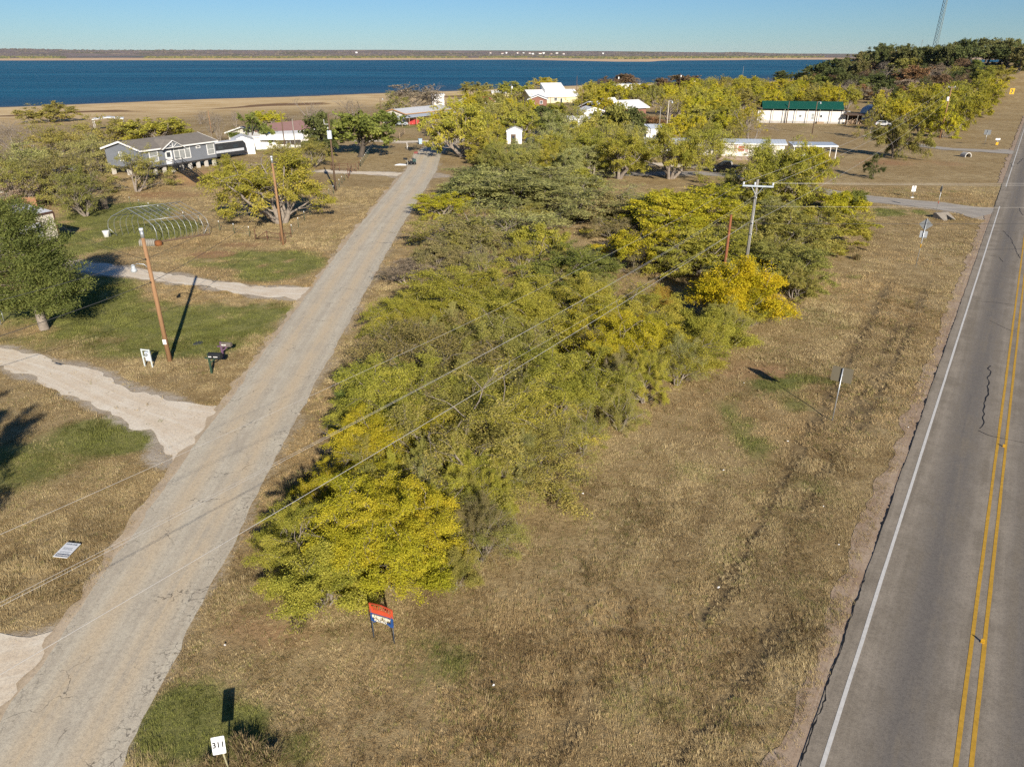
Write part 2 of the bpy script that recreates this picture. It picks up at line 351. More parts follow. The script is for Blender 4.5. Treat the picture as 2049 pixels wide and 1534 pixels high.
# ------------------------------------------------------------------ ground, roads, water
TH = math.atan2(2098 - CX, 1569.5); HD = Vector((math.sin(TH), math.cos(TH), 0)); HN = Vector((-HD.y, HD.x, 0))   # highway direction, left normal
_e = onplane(1645, 1534, 0); HWY0 = _e - HN * 3.55            # on the centre line (white edge line lies 3.55 m to its left)
def hwy_path():
    pts = [HWY0 + HD * s for s in np.arange(-40, 330, 6.0)]; h = TH; p = pts[-1].copy()
    for i in range(50):
        if i > 18: h -= R(3.2)
        p = p + Vector((math.sin(h), math.cos(h), 0)) * 6; pts.append(p.copy())
        if h < R(-60): break
    return pts
HWY = hwy_path()
GRV = [Vector(q) for q in ((-13.6, -30, 0), (-14.2, 10, 0), (-14.4, 15, 0), (-14.72, 20.6, 0), (-15.3, 33.7, 0), (-15.9, 55, 0), (-16.74, 87.5, 0), (-17.0, 138, 0), (-18.2, 160, 0), (-18.0, 172, 0), (-16.2, 184, 0), (-12, 195, 0), (-4, 203, 0), (8, 208, 0), (30, 214, 0))]
GHW = [2.33, 2.33, 2.33, 2.36, 2.45, 2.55, 2.7, 2.9, 2.8, 2.8, 2.7, 2.6, 2.4, 2.2, 2.2]
def path_px(pp): return [G(u, v) * 1 for u, v in pp]
DRV = [  # name, pixel centre line, half widths (m)
    ('driveway', [(640, 588), (570, 586), (480, 577), (400, 565), (320, 553), (240, 543), (150, 532), (60, 524)], [2.4, 1.7, 1.2, 1.2, 1.3, 1.5, 1.6, 1.7]),
    ('driveway', [(505, 885), (430, 862), (345, 836), (260, 808), (190, 778), (120, 745), (40, 722), (-120, 690)], [4.2, 3.5, 2.0, 1.6, 1.6, 1.6, 1.3, 1.5]),
    ('driveway', [(860, 352), (800, 350), (745, 347), (690, 345), (640, 342)], [3.6, 2.4, 1.7, 1.6, 1.6]),
    ('gravel_apron', [(190, 1335), (90, 1338), (-20, 1355), (-160, 1375)], [2.5, 2.3, 2.0, 2.0]),
    ('side_road', [(1985, 428), (1940, 421), (1880, 412), (1800, 404), (1720, 396), (1640, 383), (1560, 366), (1480, 352), (1400, 347), (1240, 349), (1150, 352)], [5.5, 3.3, 2.9, 2.7, 2.7, 2.7, 2.4, 2.2, 2.0, 2.0, 2.0]),
    ('side_road', [(2040, 305), (2008, 305), (1965, 302), (1900, 299), (1850, 293), (1800, 286), (1740, 272)], [5.5, 3.2, 2.6, 2.3, 2.2, 2.0, 2.0]),
    ('driveway', [(860, 283), (800, 285), (760, 282), (720, 283)], [2.0, 2.2, 2.2, 2.0]),
    ('dirt_track', [(1010, 336), (1150, 322), (1290, 328), (1400, 334), (1500, 338), (1560, 345)], [1.6, 1.8, 2.0, 2.4, 2.4, 1.8]),
]
DRVW = []
for nm, pp, hw in DRV: DRVW.append((nm, path_px(pp), hw))
def seg_dist(x, y, pts, hws=None):           # (distance - half width) to a polyline
    best = np.full(np.shape(x), 1e9)
    for i in range(len(pts) - 1):
        a, b = pts[i], pts[i + 1]; dx, dy = b.x - a.x, b.y - a.y; L2 = dx * dx + dy * dy + 1e-9
        t = np.clip(((x - a.x) * dx + (y - a.y) * dy) / L2, 0, 1)
        d = np.hypot(x - a.x - t * dx, y - a.y - t * dy)
        if hws is not None: d = d - (hws[i] + (hws[i + 1] - hws[i]) * t)
        best = np.minimum(best, d)
    return best
def ell(x, y, lst):                          # soft patches: (u, v, rx, ry, weight)
    o = np.zeros(np.shape(x))
    for u, v, rx, ry, k in lst:
        p = G(u, v); d = np.hypot((x - p.x) / rx, (y - p.y) / ry); o = np.maximum(o, k * (1 - sstep(.35, 1.15, d)))
    return o
GREEN = [(400, 640, 6, 5, .95), (250, 640, 8, 5, .9), (120, 610, 7, 6, 1), (480, 640, 5, 5, .9), (330, 690, 8, 3.5, .6), (560, 530, 5, 6, 1), (480, 520, 6, 4, .75), (190, 480, 8, 8, 1), (300, 460, 6, 6, .9), (240, 430, 8, 9, .85),
         (160, 580, 5, 5, .9), (40, 690, 5, 3, .4), (230, 870, 4, 2.6, .8), (170, 880, 3.5, 2, .5), (30, 930, 4, 3, .45), (440, 1455, 1.8, 1.3, .8), (560, 1500, 1.6, 1, .6), (375, 1440, 2, 2, .7), (1540, 820, 5, 3, .4), (1500, 860, 1.8, 5, .5), (1590, 770, 4, 2, .45),
         (1640, 650, 4, 6, .3), (1690, 548, 1.8, 2, .8), (1850, 385, 8, 6, .4), (1740, 424, 12, 3.5, .6), (1300, 235, 9, 9, .5), (800, 280, 9, 8, .35), (730, 300, 8, 8, .4), (470, 300, 10, 12, .6), (1060, 285, 6, 9, .5), (810, 253, 12, 8, .55), (1700, 250, 30, 5, .35),
         (1480, 1200, 5, 2, .3), (1250, 1400, 5, 1.5, .3), (1600, 1000, 3, 5, .3), (850, 1330, 2, 1.5, .4), (1440, 950, 3, 2, .35)]
BARE = [(420, 355, 9, 9, .75), (350, 390, 10, 5, .6), (420, 510, 4, 2.5, .8), (480, 490, 5, 2, .5), (1820, 325, 16, 8, .75), (1700, 330, 10, 8, .4), (1450, 300, 20, 9, .35), (1760, 255, 18, 6, .5), (640, 440, 4, 7, .35), (700, 290, 10, 8, .5), (600, 360, 6, 8, .35),
        (1500, 740, 5, 3, .5), (1450, 710, 3, 3, .4), (1850, 245, 14, 10, .4), (1760, 520, 7, 5, .35), (1180, 320, 14, 5, .5), (560, 1280, 2.5, 1.4, .35), (480, 1240, 2, 2, .35), (1900, 140, 25, 25, .55)]
LIGHT = [(1230, 900, 6, 3, 1), (1330, 930, 5, 2.5, 1), (1080, 1250, 5, 2, .7), (850, 1400, 4, 1.5, .8), (1480, 690, 5, 3, .6), (1690, 620, 4, 4, .8), (1600, 560, 5, 3, .5), (120, 900, 3, 2, .6), (240, 960, 2.5, 2, .7), (150, 1000, 3, 2, .5), (420, 770, 3, 1.5, .8), (1000, 1100, 3, 2, .6), (530, 640, 2, 4, .8)]
DULL = [(480, 1180, 3, 3, .9), (560, 1120, 2, 3, .8), (1700, 900, 3, 8, .8), (1620, 1200, 3, 4, .7), (700, 1450, 3, 1, .7), (1150, 1480, 5, 1, .8), (1350, 780, 5, 2, .6), (1560, 700, 4, 2.5, .5), (200, 1060, 4, 1.5, .5)]
RUTS = [[(1730, 660), (1690, 740), (1610, 880), (1500, 1080), (1400, 1250)], [(1800, 640), (1740, 760), (1690, 860), (1600, 1030)], [(1290, 1310), (1180, 1420), (1080, 1534)], [(1560, 1250), (1450, 1400), (1340, 1534)], [(1780, 560), (1730, 660)], [(1860, 560), (1800, 700), (1720, 860)]]
RUTW = [path_px(r) for r in RUTS]
def cover(x, y):                             # what grows where: green, bare red soil, pale gravel, rut
    n1 = vnoise(x, y, 7, 1); n2 = vnoise(x, y, 2.3, 2); n3 = vnoise(x, y, 19, 3)
    g = ell(x, y, [(a, b_, c * 1.2, d * 1.2, e) for a, b_, c, d, e in GREEN]) * (.2 + .75 * n2 + .3 * n1 + .45 * vnoise(x, y, .9, 14)) + .22 * sstep(.55, .85, n1 * .6 + n3 * .4) * (y < 130)
    g = g * sstep(.22, .62, .4 * n2 + .35 * vnoise(x, y, .8, 15) + .25 * n1 + .22 * (x < -8)) * 1.25
    b = ell(x, y, BARE) * (.5 + n1) + .16 * sstep(.6, .9, n3)
    pale = np.zeros(np.shape(x))
    east = ((x > -15.5) & (x < 0) & (y < 130))       # nothing pale spills across to the thicket side of the road
    for nm, pts, hw in DRVW: pale = np.maximum(pale, (1 - sstep(-.3, 1.1, seg_dist(x, y, pts, hw) + 1.3 * (n2 - .5))) * .8 * np.where(east & (nm in ('driveway', 'gravel_apron')), 0, 1))
    pale = np.maximum(pale, (1 - sstep(-.35, 1.8, seg_dist(x, y, GRV, GHW) + 1.2 * (n2 - .5))) * .55)
    hs = seg_dist(x, y, HWY); pale = np.maximum(pale, (1 - sstep(3.9, 5.7, hs + 1.0 * (n2 - .5))) * .45)
    rut = np.zeros(np.shape(x))
    for r in RUTW: rut = np.maximum(rut, 1 - sstep(.1, .55, seg_dist(x, y, r) + .5 * (n2 - .4)))
    return np.clip(g, 0, 1), np.clip(b, 0, 1), np.clip(pale, 0, 1), np.clip(rut, 0, 1) * .8
def axis(lo, hi, near_lo, near_hi, step, grow_):
    a = list(np.arange(near_lo, near_hi + .01, step)); s = step
    while a[-1] < hi: s = min(s * grow_, 500); a.append(a[-1] + s)
    s = step; b = [near_lo]
    while b[-1] > lo: s = min(s * grow_, 500); b.append(b[-1] - s)
    return np.array(sorted(set(b[1:] + a)))
xs = axis(-15000, 15000, -62, 72, .8, 1.055); ys = axis(-300, 15500, 4, 100, .8, 1.035)
X, Y = np.meshgrid(xs, ys); x, y = X.ravel(), Y.ravel(); z = H(x, y)
g, b, pa, ru = cover(x, y)
dl = dshore(x, y)
sand = np.where(y < 1500, 1 - sstep(120, 235, dl + 25 * (vnoise(x, y, 30, 7) - .5)), 0) * (x < 120 + (y - 300) * .6)
reed = np.where(y < 1500, sstep(85, 105, dl + 30 * (vnoise(x, y, 25, 8) - .5)) * (1 - sstep(118, 140, dl + 40 * (vnoise(x, y, 18, 6) - .5))) * (vnoise(x, y, 35, 12) > .35), 0) * .8
far = (y > 1500) * 1.0
bb = CX + x / np.maximum(y, 1) * 1567; fsand = far * (1 - sstep(650, 1000, y - np.interp(bb, _shb, _shd) + 160 * (vnoise(x, y, 200, 4) - .5)))
ny, nx = X.shape; I = np.arange(nx * ny).reshape(ny, nx)
F = np.stack([I[:-1, :-1], I[:-1, 1:], I[1:, 1:], I[1:, :-1]], -1).reshape(-1, 4)
def ground_mat():
    t = NT('dry grass ground'); P = t.coord('Object')
    m1 = t.new('ShaderNodeSeparateColor'); t.l.new(t.attr('m1', 'Color'), m1.inputs[0]); m2 = t.new('ShaderNodeSeparateColor'); t.l.new(t.attr('m2', 'Color'), m2.inputs[0])
    nL = t.noise(.09, 4, .6, P); nM = t.noise(.7, 5, .65, P); nS = t.noise(5, 5, .7, P); nF = t.noise(22, 3, .7, P)
    k = t.math('ADD', t.math('MULTIPLY', nM, .5), t.math('ADD', t.math('MULTIPLY', nS, .3), t.math('MULTIPLY', nF, .2)))
    dry = t.mix(t.rng(k, .36, .64), (.27, .19, .09), (.47, .36, .19))
    dry = t.mix(t.rng(nL, .35, .65), dry, t.mix(1, dry, (.84, .80, .74), 'MULTIPLY'))
    grn = t.mix(t.rng(k, .38, .62), (.13, .14, .04), (.27, .255, .085))
    c = t.mix(t.rng(t.math('ADD', m1.outputs[0], t.math('MULTIPLY_ADD', nS, .7, -.35)), .25, .75), dry, grn)
    soil = t.mix(t.rng(k, .35, .65), (.27, .15, .07), (.40, .25, .13))
    c = t.mix(t.rng(t.math('ADD', m1.outputs[1], t.math('MULTIPLY_ADD', nM, .9, -.45)), .3, .8), c, soil)
    grav = t.mix(t.rng(k, .35, .65), (.36, .29, .21), (.52, .45, .35))
    c = t.mix(t.rng(t.math('ADD', m1.outputs[2], t.math('MULTIPLY_ADD', nS, .8, -.4)), .3, .75), c, grav)
    c = t.mix(t.math('MULTIPLY', t.attr('rut'), .75), c, (.07, .05, .03))
    snd = t.mix(t.rng(t.noise(.06, 5, .65, t.coord('Object', (1, 3, 1))), .35, .65), (.50, .34, .15), (.74, .56, .31))
    c = t.mix(m2.outputs[0], c, snd)
    c = t.mix(t.rng(t.math('ADD', m2.outputs[1], t.math('MULTIPLY_ADD', nM, .6, -.3)), .3, .7), c, (.22, .13, .065))
    nf = t.noise(.004, 8, .68, P)
    fh = t.mix(t.rng(nf, .4, .62), (.16, .125, .11), (.25, .19, .165))
    fh = t.mix(t.rng(t.noise(.0016, 6, .6, P), .5, .62), fh, (.13, .12, .06)); fh = t.mix(t.rng(t.noise(.0023, 6, .65, P), .61, .67), fh, (.36, .28, .18))
    c = t.mix(m2.outputs[2], c, fh); c = t.mix(t.attr('fsand'), c, (.62, .43, .26))
    t.base(c); t.rough(.95); t.b.inputs['Specular IOR Level'].default_value = .1
    bh = t.math('ADD', t.math('MULTIPLY', nS, .6), t.math('MULTIPLY', nF, .4)); bn = t.bump(bh, .75, .12); t.set(bn.inputs['Strength'], t.math('MULTIPLY_ADD', m2.outputs[0], -.6, .7)); return t.m
me = npmesh('ground', np.stack([x, y, z - .35 * ru * .4], 1), F, ground_mat(), {'m1': np.stack([g, b, pa, 1 + 0 * g], 1), 'm2': np.stack([sand, reed, far, 1 + 0 * g], 1), 'rut': ru, 'fsand': fsand}, True)
ground = tag(link(bpy.data.objects.new('ground', me)), 'dry tan grass and soil running down to the lake', None, None, 'structure')

def road_mat(name, c0, c1, tint, streak, cracks, width):
    """across = attribute s (-1..1), along = attribute l in metres"""
    t = NT(name); s = t.attr('s'); l = t.attr('l'); cb = t.new('ShaderNodeCombineXYZ'); t.set(cb.inputs[0], t.math('MULTIPLY', s, width)); t.set(cb.inputs[1], t.math('MULTIPLY', l, .05)); v = cb.outputs[0]
    P = t.coord('Object'); nst = t.noise(1.3, 4, .6, v); nm = t.noise(.5, 5, .65, P); nf = t.noise(24, 4, .8, P); nff = t.noise(7, 5, .75, P)
    k = t.math('ADD', t.math('MULTIPLY', nst, .5), t.math('MULTIPLY', nm, .5))
    c = t.mix(t.rng(k, .38, .62), c0, c1)
    trk = t.math('ABSOLUTE', t.math('SUBTRACT', t.math('ABSOLUTE', s), .42)); tr = t.math('MULTIPLY', t.rng(trk, .36, .0), t.rng(t.math('ADD', t.math('MULTIPLY', nst, .7), t.math('MULTIPLY', nm, .5)), .38, .66))
    c = t.mix(t.math('MULTIPLY', tr, streak), c, tint)
    c = t.mix(t.rng(t.math('ADD', t.math('MULTIPLY', nf, .6), t.math('MULTIPLY', nff, .4)), .34, .6), t.mix(1, c, (.62, .62, .64), 'MULTIPLY'), c)
    if cracks:
        wv = t.new('ShaderNodeVectorMath', operation='ADD'); t.l.new(P, wv.inputs[0]); wn = t.new('ShaderNodeVectorMath', operation='SCALE'); t.l.new(t.noise(1.4, 3, .6, P, 'Color'), wn.inputs[0]); wn.inputs['Scale'].default_value = 1.1; t.l.new(wn.outputs[0], wv.inputs[1])
        vo = t.new('ShaderNodeTexVoronoi', feature='DISTANCE_TO_EDGE'); vo.inputs['Scale'].default_value = 2.3; t.l.new(wv.outputs[0], vo.inputs['Vector'])
        edge = t.math('ADD', t.rng(s, .35, .95), t.math('MULTIPLY', t.rng(s, -.6, -1.0), .6)); gate = t.math('MULTIPLY', edge, t.rng(nm, .4, .6))
        vo2 = t.new('ShaderNodeTexVoronoi', feature='DISTANCE_TO_EDGE'); vo2.inputs['Scale'].default_value = .45; t.l.new(wv.outputs[0], vo2.inputs['Vector'])
        ck = t.math('MAXIMUM', t.math('MULTIPLY', t.rng(vo.outputs[0], .04, .01), gate), t.math('MULTIPLY', t.rng(vo2.outputs[0], .010, .002), t.rng(t.noise(.35, 3, .6, P), .47, .6)))
        c = t.mix(t.math('MULTIPLY', ck, .72), c, (.07, .06, .05))
    t.base(c); t.rough(.92); t.b.inputs['Specular IOR Level'].default_value = .15; t.bump(nf, .25, .02); return t.m
def strip(name, pts, hw, m, dz, jag=0.0, seed=1, step=1.2, parent=None, label=None, cat=None, kind='structure', cols=8, off=0.0):
    # ribbon draped on the terrain, ragged along both sides
    P = [Vector(p) for p in pts]; hw = hw if hasattr(hw, '__len__') else [hw] * len(P); L = [0]
    for i in range(1, len(P)): L.append(L[-1] + (P[i] - P[i - 1]).length)
    n = max(2, int(L[-1] / step)); S = np.linspace(0, L[-1], n + 1)
    px = np.interp(S, L, [p.x for p in P]); py = np.interp(S, L, [p.y for p in P]); ww = np.interp(S, L, hw)
    for _ in range(3 if len(P) > 2 else 0): px[1:-1] = (px[:-2] + 2 * px[1:-1] + px[2:]) / 4; py[1:-1] = (py[:-2] + 2 * py[1:-1] + py[2:]) / 4
    tx = np.gradient(px); ty = np.gradient(py); q = np.hypot(tx, ty) + 1e-9; tx /= q; ty /= q
    jl = jag * (vnoise(S, S * 0 + seed, 1.6, seed) + .6 * vnoise(S, S * 0 + 5, .6, seed + 2) - .8); jr = jag * (vnoise(S, S * 0 + seed, 1.6, seed + 7) + .6 * vnoise(S, S * 0 + 5, .6, seed + 9) - .8)
    sx = np.linspace(-1, 1, cols + 1); V = []; sa = []; la = []
    for i, a in enumerate(sx):
        o = a * ww + off + (jr if a > .99 else -jl if a < -.99 else 0)        # +: to the right
        vx = px + ty * o; vy = py - tx * o; V.append(np.stack([vx, vy, H(vx, vy) + dz + np.hypot(vx, vy) * 2.5e-4 * (dz < .2)], 1)); sa.append(a + 0 * S); la.append(S)
    V = np.stack(V, 1).reshape(-1, 3); I = np.arange((n + 1) * (cols + 1)).reshape(n + 1, cols + 1)
    F = np.stack([I[:-1, :-1], I[:-1, 1:], I[1:, 1:], I[1:, :-1]], -1).reshape(-1, 4)
    me = npmesh(name, V, F, m, {'s': np.stack(sa, 1).ravel(), 'l': np.stack(la, 1).ravel()}, True)
    o = link(bpy.data.objects.new(name, me)); 
    if parent: o.parent = parent
    else: tag(o, label, cat, None, kind)
    return o
GRAVEL_M = road_mat('worn pale road', (.54, .47, .355), (.66, .59, .45), (.66, .535, .36), 1.0, True, 5)
ASPH = road_mat('worn asphalt', (.25, .212, .16), (.365, .312, .24), (.175, .158, .138), .9, False, 7)
SIDE_M = road_mat('old pale asphalt', (.40, .355, .285), (.50, .45, .375), (.34, .31, .27), .5, False, 5)
CALI = road_mat('caliche', (.76, .63, .46), (.88, .79, .63), (.74, .6, .42), .4, False, 4)
strip('gravel_road', GRV, GHW, GRAVEL_M, .024, .22, 3, .5, label='worn pale road with cracked edges running straight toward the lake')
for i, (nm, pts, hw) in enumerate(DRVW):
    m = SIDE_M if nm == 'side_road' else CALI
    strip(nm, pts, [h * (.9 if nm != 'side_road' else 1) for h in hw], m, .008 + .0018 * i, .75 if nm != 'side_road' else .25, 20 + i, .4)
highway = strip('highway', HWY, 4.15, ASPH, .028, .06, 5, .6, label='two lane asphalt highway with double yellow line', cols=12)
sI = (G(1985, 402) - HWY0).dot(HD); sJ_ = (G(2003, 372) - HWY0).dot(HD)
SHO = road_mat('reddish dirt shoulder', (.36, .25, .165), (.50, .385, .27), (.42, .31, .21), .4, False, 3)
for a_, b_ in ((-40, sI - 6), (sJ_ + 3, 300)): strip('dirt_shoulder', [HWY0 + HD * a_ + HN * 4.35, HWY0 + HD * b_ + HN * 4.35], .62, SHO, .006, .5, 44, .4, highway, cols=2)
DUST = road_mat('pale dust', (.50, .385, .25), (.62, .50, .35), (.52, .42, .28), .4, False, 4)
strip('dirt_shoulder', GRV, GHW, DUST, .0195, .7, 77, .35, bpy.data.objects['gravel_road'], cols=8, off=-.42)
YLW = mat('yellow road paint', (.52, .30, .035), .8, .22, 6); WPT = mat('white road paint', (.62, .6, .55), .8, .15, 6); TAR = mat('black tar', (.018, .017, .016), .6, .3, 4)
def along(s, off, z=0): return HWY0 + HD * s + HN * off + Vector((0, 0, z))
sI = (G(1985, 402) - HWY0).dot(HD); sJ = (G(2003, 372) - HWY0).dot(HD)
strip('edge_line', [along(-40, 3.55), along(sI - 4.5, 3.55)], .065, WPT, .034, .02, 6, 2, highway, cols=1)
strip('edge_line', [along(sJ - 1, 3.55)] + [p + HN * 3.55 for p in HWY if (p - HWY0).dot(HD) > sJ + 4 and p.y < 330], .065, WPT, .034, .02, 7, 2, highway, cols=1)
for k in (-1, 1): strip('centre_line', [p + HN * (.2 * k - .05) for p in HWY if p.y < 340], .065, YLW, .034, .02, 8 + k, 2, highway, cols=1)
strip('edge_line', [p - HN * 3.65 for p in HWY if p.y < 330], .065, WPT, .034, .02, 10, 2, highway, cols=1)
# jagged tar along the shoulder's edge, sealed cracks
rr_ = random.Random(3)
def tarline(pp, wd, jit, dz=.036):
    Q = path_px(pp); out = []
    for a, b_ in zip(Q[:-1], Q[1:]):
        n = max(2, int((b_ - a).length / .35))
        for i in range(n): q = a.lerp(b_, i / n); out.append(Vector((q.x + rr_.gauss(0, jit), q.y + rr_.gauss(0, jit), 0)))
    out.append(Q[-1]); return strip('tar_crack', out, [wd * rr_.uniform(.5, 1.4) for _ in out], TAR, dz, .0, 1, .15, highway, cols=1)
def edge_tar(v0, v1, wd, jit):
    u0 = 1925 - (v0 - 585) * .34; u1 = 1925 - (v1 - 585) * .34; s0 = (G(u0, v0) - HWY0).dot(HD); s1 = (G(u1, v1) - HWY0).dot(HD); S = np.arange(min(s0, s1), max(s0, s1), .16); wv = .12 * (vnoise(S, S * 0, 1.4, 61) - .5) + .10 * (vnoise(S, S * 0, .4, 62) - .5)
    V = []; F = []
    for i, s_ in enumerate(S):
        c = 4.13 + wv[i] + rr_.gauss(0, jit); w_ = wd * rr_.uniform(.25, 1.5)
        V += [along(s_, c - w_, .035), along(s_, c + w_, .035)]
        if i: F.append((2 * i - 2, 2 * i - 1, 2 * i + 1, 2 * i))
    MB().add(V, F).build('tar_crack', TAR, highway)
edge_tar(585, 1110, .055, .015); edge_tar(450, 585, .03, .01); edge_tar(1110, 1534, .022, .012)
tarline([(1982, 733), (1977, 770), (1972, 800), (1968, 835), (1960, 858)], .03, .08); tarline([(1957, 862), (1975, 872), (2005, 878), (2049, 887)], .025, .02)
tarline([(1952, 603), (1990, 606), (2030, 611)], .025, .01); tarline([(1980, 642), (2020, 662), (2049, 668)], .012, .01)
tarline([(2006, 462), (2022, 478), (2030, 495), (2040, 518)], .03, .06); tarline([(1978, 512), (1998, 515), (2007, 525)], .03, .02)
tarline([(2025, 335), (2023, 328), (2030, 325)], .05, .1); tarline([(2036, 330), (2042, 322), (2047, 318)], .06, .1); tarline([(2039, 417), (2043, 428), (2049, 432)], .03, .05)
# water
def water_mat():
    t = NT('lake water'); P = t.coord('Object'); n = t.noise(.09, 5, .7, t.coord('Object', (.35, 1.4, 1))); n2 = t.noise(.35, 4, .7, t.coord('Object', (.5, 1.3, 1)))
    nl = t.noise(.004, 6, .65, t.coord('Object', (.3, 1.6, 1))); nb = t.noise(.016, 6, .75, t.coord('Object', (.3, 1.0, 1)))
    c = t.mix(t.rng(t.math('ADD', t.math('MULTIPLY', nl, .6), t.math('MULTIPLY', nb, .4)), .38, .64), (.006, .068, .122), (.018, .135, .21))
    sx = t.new('ShaderNodeSeparateXYZ'); t.l.new(P, sx.inputs[0]); ds = t.math('SUBTRACT', t.math('MULTIPLY_ADD', sx.outputs[0], .643, 490.2), t.math('MULTIPLY', sx.outputs[1], .766))
    shl = t.rng(t.math('ADD', ds, t.math('MULTIPLY_ADD', nb, 60, -30)), -150, -2); c = t.mix(t.math('MULTIPLY', shl, .55), c, (.035, .075, .125)); c = t.mix(t.math('MULTIPLY', t.rng(ds, -22, 4), .6), c, (.12, .105, .09))
    t.base(t.mix(t.math('MULTIPLY', t.rng(n, .66, .74), .5), c, (.13, .2, .25))); t.rough(.5); t.b.inputs['IOR'].default_value = 1.33; t.b.inputs['Specular IOR Level'].default_value = .3
    t.bump(t.math('ADD', t.math('MULTIPLY', n, .6), t.math('MULTIPLY', n2, .4)), 1.0, 2.2); return t.m
wm = MB(); wm.add([(-15000, 150, LAKE_Z), (15000, 150, LAKE_Z), (15000, 9000, LAKE_Z), (-15000, 9000, LAKE_Z)], [(0, 1, 2, 3)])
tag(wm.build('lake_water', water_mat()), 'deep blue lake water with fine ripples', None, None, 'structure')

# grass blades on the near verge and field
def grass_mat():
    t = NT('grass blades'); c = t.attr('c', 'Color'); t.base(c); t.rough(.8); t.b.inputs['Specular IOR Level'].default_value = .15
    tr = t.new('ShaderNodeBsdfTranslucent'); t.l.new(c, tr.inputs[0]); mx = t.new('ShaderNodeMixShader'); mx.inputs[0].default_value = .3
    t.l.new(t.b.outputs[0], mx.inputs[1]); t.l.new(tr.outputs[0], mx.inputs[2]); t.l.new(mx.outputs[0], t.n['Material Output'].inputs[0]); return t.m
def grass(name, label, y0, y1, dens, per, hgt, wid, seed):
    rg = np.random.default_rng(seed); wx = .80 * (y1 * CP + 20 * SP)
    n = int(dens * (y1 - y0) * 2 * wx); x = rg.uniform(-wx, wx, n); y = rg.uniform(y0, y1, n)
    ok = np.abs(x) < .78 * (y * CP + 20 * SP) + 1; x, y = x[ok], y[ok]
    dens_n = .30 + .9 * sstep(.25, .7, vnoise(x, y, .9, 21) * .55 + vnoise(x, y, 3.2, 22) * .45)
    g, b, pa, ru = cover(x, y)
    keep = (rg.uniform(0, 1, len(x)) < dens_n * (1 - .95 * sstep(.25, .6, pa)) * (1 - .92 * b) * (1 - .9 * ru))
    dmin = seg_dist(x, y, GRV, GHW); dh = seg_dist(x, y, HWY) - 4.2
    gn_ = (.5 * vnoise(x, y, 1.2, 51) + .5 * vnoise(x, y, .5, 52)) > .57
    east = ((x > -15.5) & (x < 0) & (y < 130))
    for nm, pts, hw in DRVW: keep &= east | (seg_dist(x, y, pts, [h * .85 for h in hw]) > rg.uniform(-.65, .35, len(x)) * (nm != 'side_road')) | (gn_ & (nm == 'driveway') & (dmin > .6))
    keep &= (dmin > rg.uniform(-.12, .25, len(x))) & (dh > rg.uniform(-.05, .5, len(x)))
    x, y, g, b = x[keep], y[keep], g[keep], b[keep]; n = len(x)
    tall = 1 + .7 * sstep(.55, .85, vnoise(x, y, 4.5, 31)); 
    sp_ = .05 if y1 < 40 else .09 if y1 < 70 else .16
    cx = np.repeat(x, per) + rg.normal(0, sp_, n * per); cy = np.repeat(y, per) + rg.normal(0, sp_, n * per); N = n * per
    cz = H(cx, cy); ln = hgt * np.repeat(tall * rg.uniform(.55, 1.3, n), per) * rg.uniform(.6, 1.3, N)
    az = np.repeat(rg.uniform(0, 6.28, n) * .5 + 9 * vnoise(x, y, 1.4, 91), per) + rg.normal(0, .8, N); tilt = rg.uniform(.4, 1.35, N)
    dx = np.cos(az) * np.sin(tilt) * ln; dy = np.sin(az) * np.sin(tilt) * ln; dz = np.cos(tilt) * ln
    wv = wid * rg.uniform(.6, 1.3, N); sx = -np.sin(az) * wv; sy = np.cos(az) * wv
    V = np.stack([np.stack([cx - sx, cy - sy, cz - .01], 1), np.stack([cx + sx, cy + sy, cz - .01], 1), np.stack([cx + dx, cy + dy, cz + dz], 1)], 1).reshape(-1, 3)
    F = np.arange(3 * N).reshape(-1, 3)
    hx, hy = x - HWY0.x, y - HWY0.y; al_ = hx * HD.x + hy * HD.y; of_ = hx * HN.x + hy * HN.y
    strp = (vnoise(of_, al_ * .06, 1.3, 71) - .5) * sstep(30, 8, of_) * (of_ > 0); big = vnoise(x, y, 6, 41) + 1.3 * strp + .45 * ell(x, y, LIGHT) - .35 * ell(x, y, DULL); sm = vnoise(x, y, 1.1, 42); k = np.clip(rg.uniform(0, 1, n) * .40 + .32 * sm + .42 * big - .09, 0, 1)[:, None]
    tan = np.array([.30, .215, .105]) * (1 - k) + np.array([.68, .54, .285]) * k
    straw = np.array([.64, .52, .29]); kk = (rg.uniform(0, 1, n) < (.10 if y1 < 70 else .05))[:, None]; tan = np.where(kk, straw, tan)
    rd = sstep(.5, .8, vnoise(x, y, 9, 44))[:, None] * .3; tan = tan * (1 - rd) + tan * np.array([.92, .72, .6]) * rd
    gn = np.array([.14, .155, .035]) * (1 - k) + np.array([.32, .32, .09]) * k
    gm = sstep(.25, .8, g + .5 * (rg.uniform(0, 1, n) - .5))[:, None]; gm = np.maximum(gm, (rg.uniform(0, 1, n) < .04 + .16 * sstep(.5, .8, vnoise(x, y, 2.6, 93)))[:, None] * .75)
    c = tan * (1 - gm) + gn * gm; c = np.repeat(c, per, 0) * rg.uniform(.75, 1.2, N)[:, None]
    C4 = np.repeat(np.concatenate([c, np.ones((N, 1))], 1), 3, 0)
    o = link(bpy.data.objects.new(name, npmesh(name, V, F, GRASSM, {'c': C4})))
    return tag(o, label, 'grass', None, 'stuff')
GRASSM = grass_mat()
grass('grass', 'short dry tan grass on the nearest verges', 9.5, 34, 170, 9, .095, .009, 1)
grass('grass', 'dry tan and green grass in the field beyond the nearest verges', 34, 66, 70, 7, .11, .015, 2)
grass('grass', 'thin dry grass around the lots and thicket', 66, 120, 22, 6, .12, .022, 3)
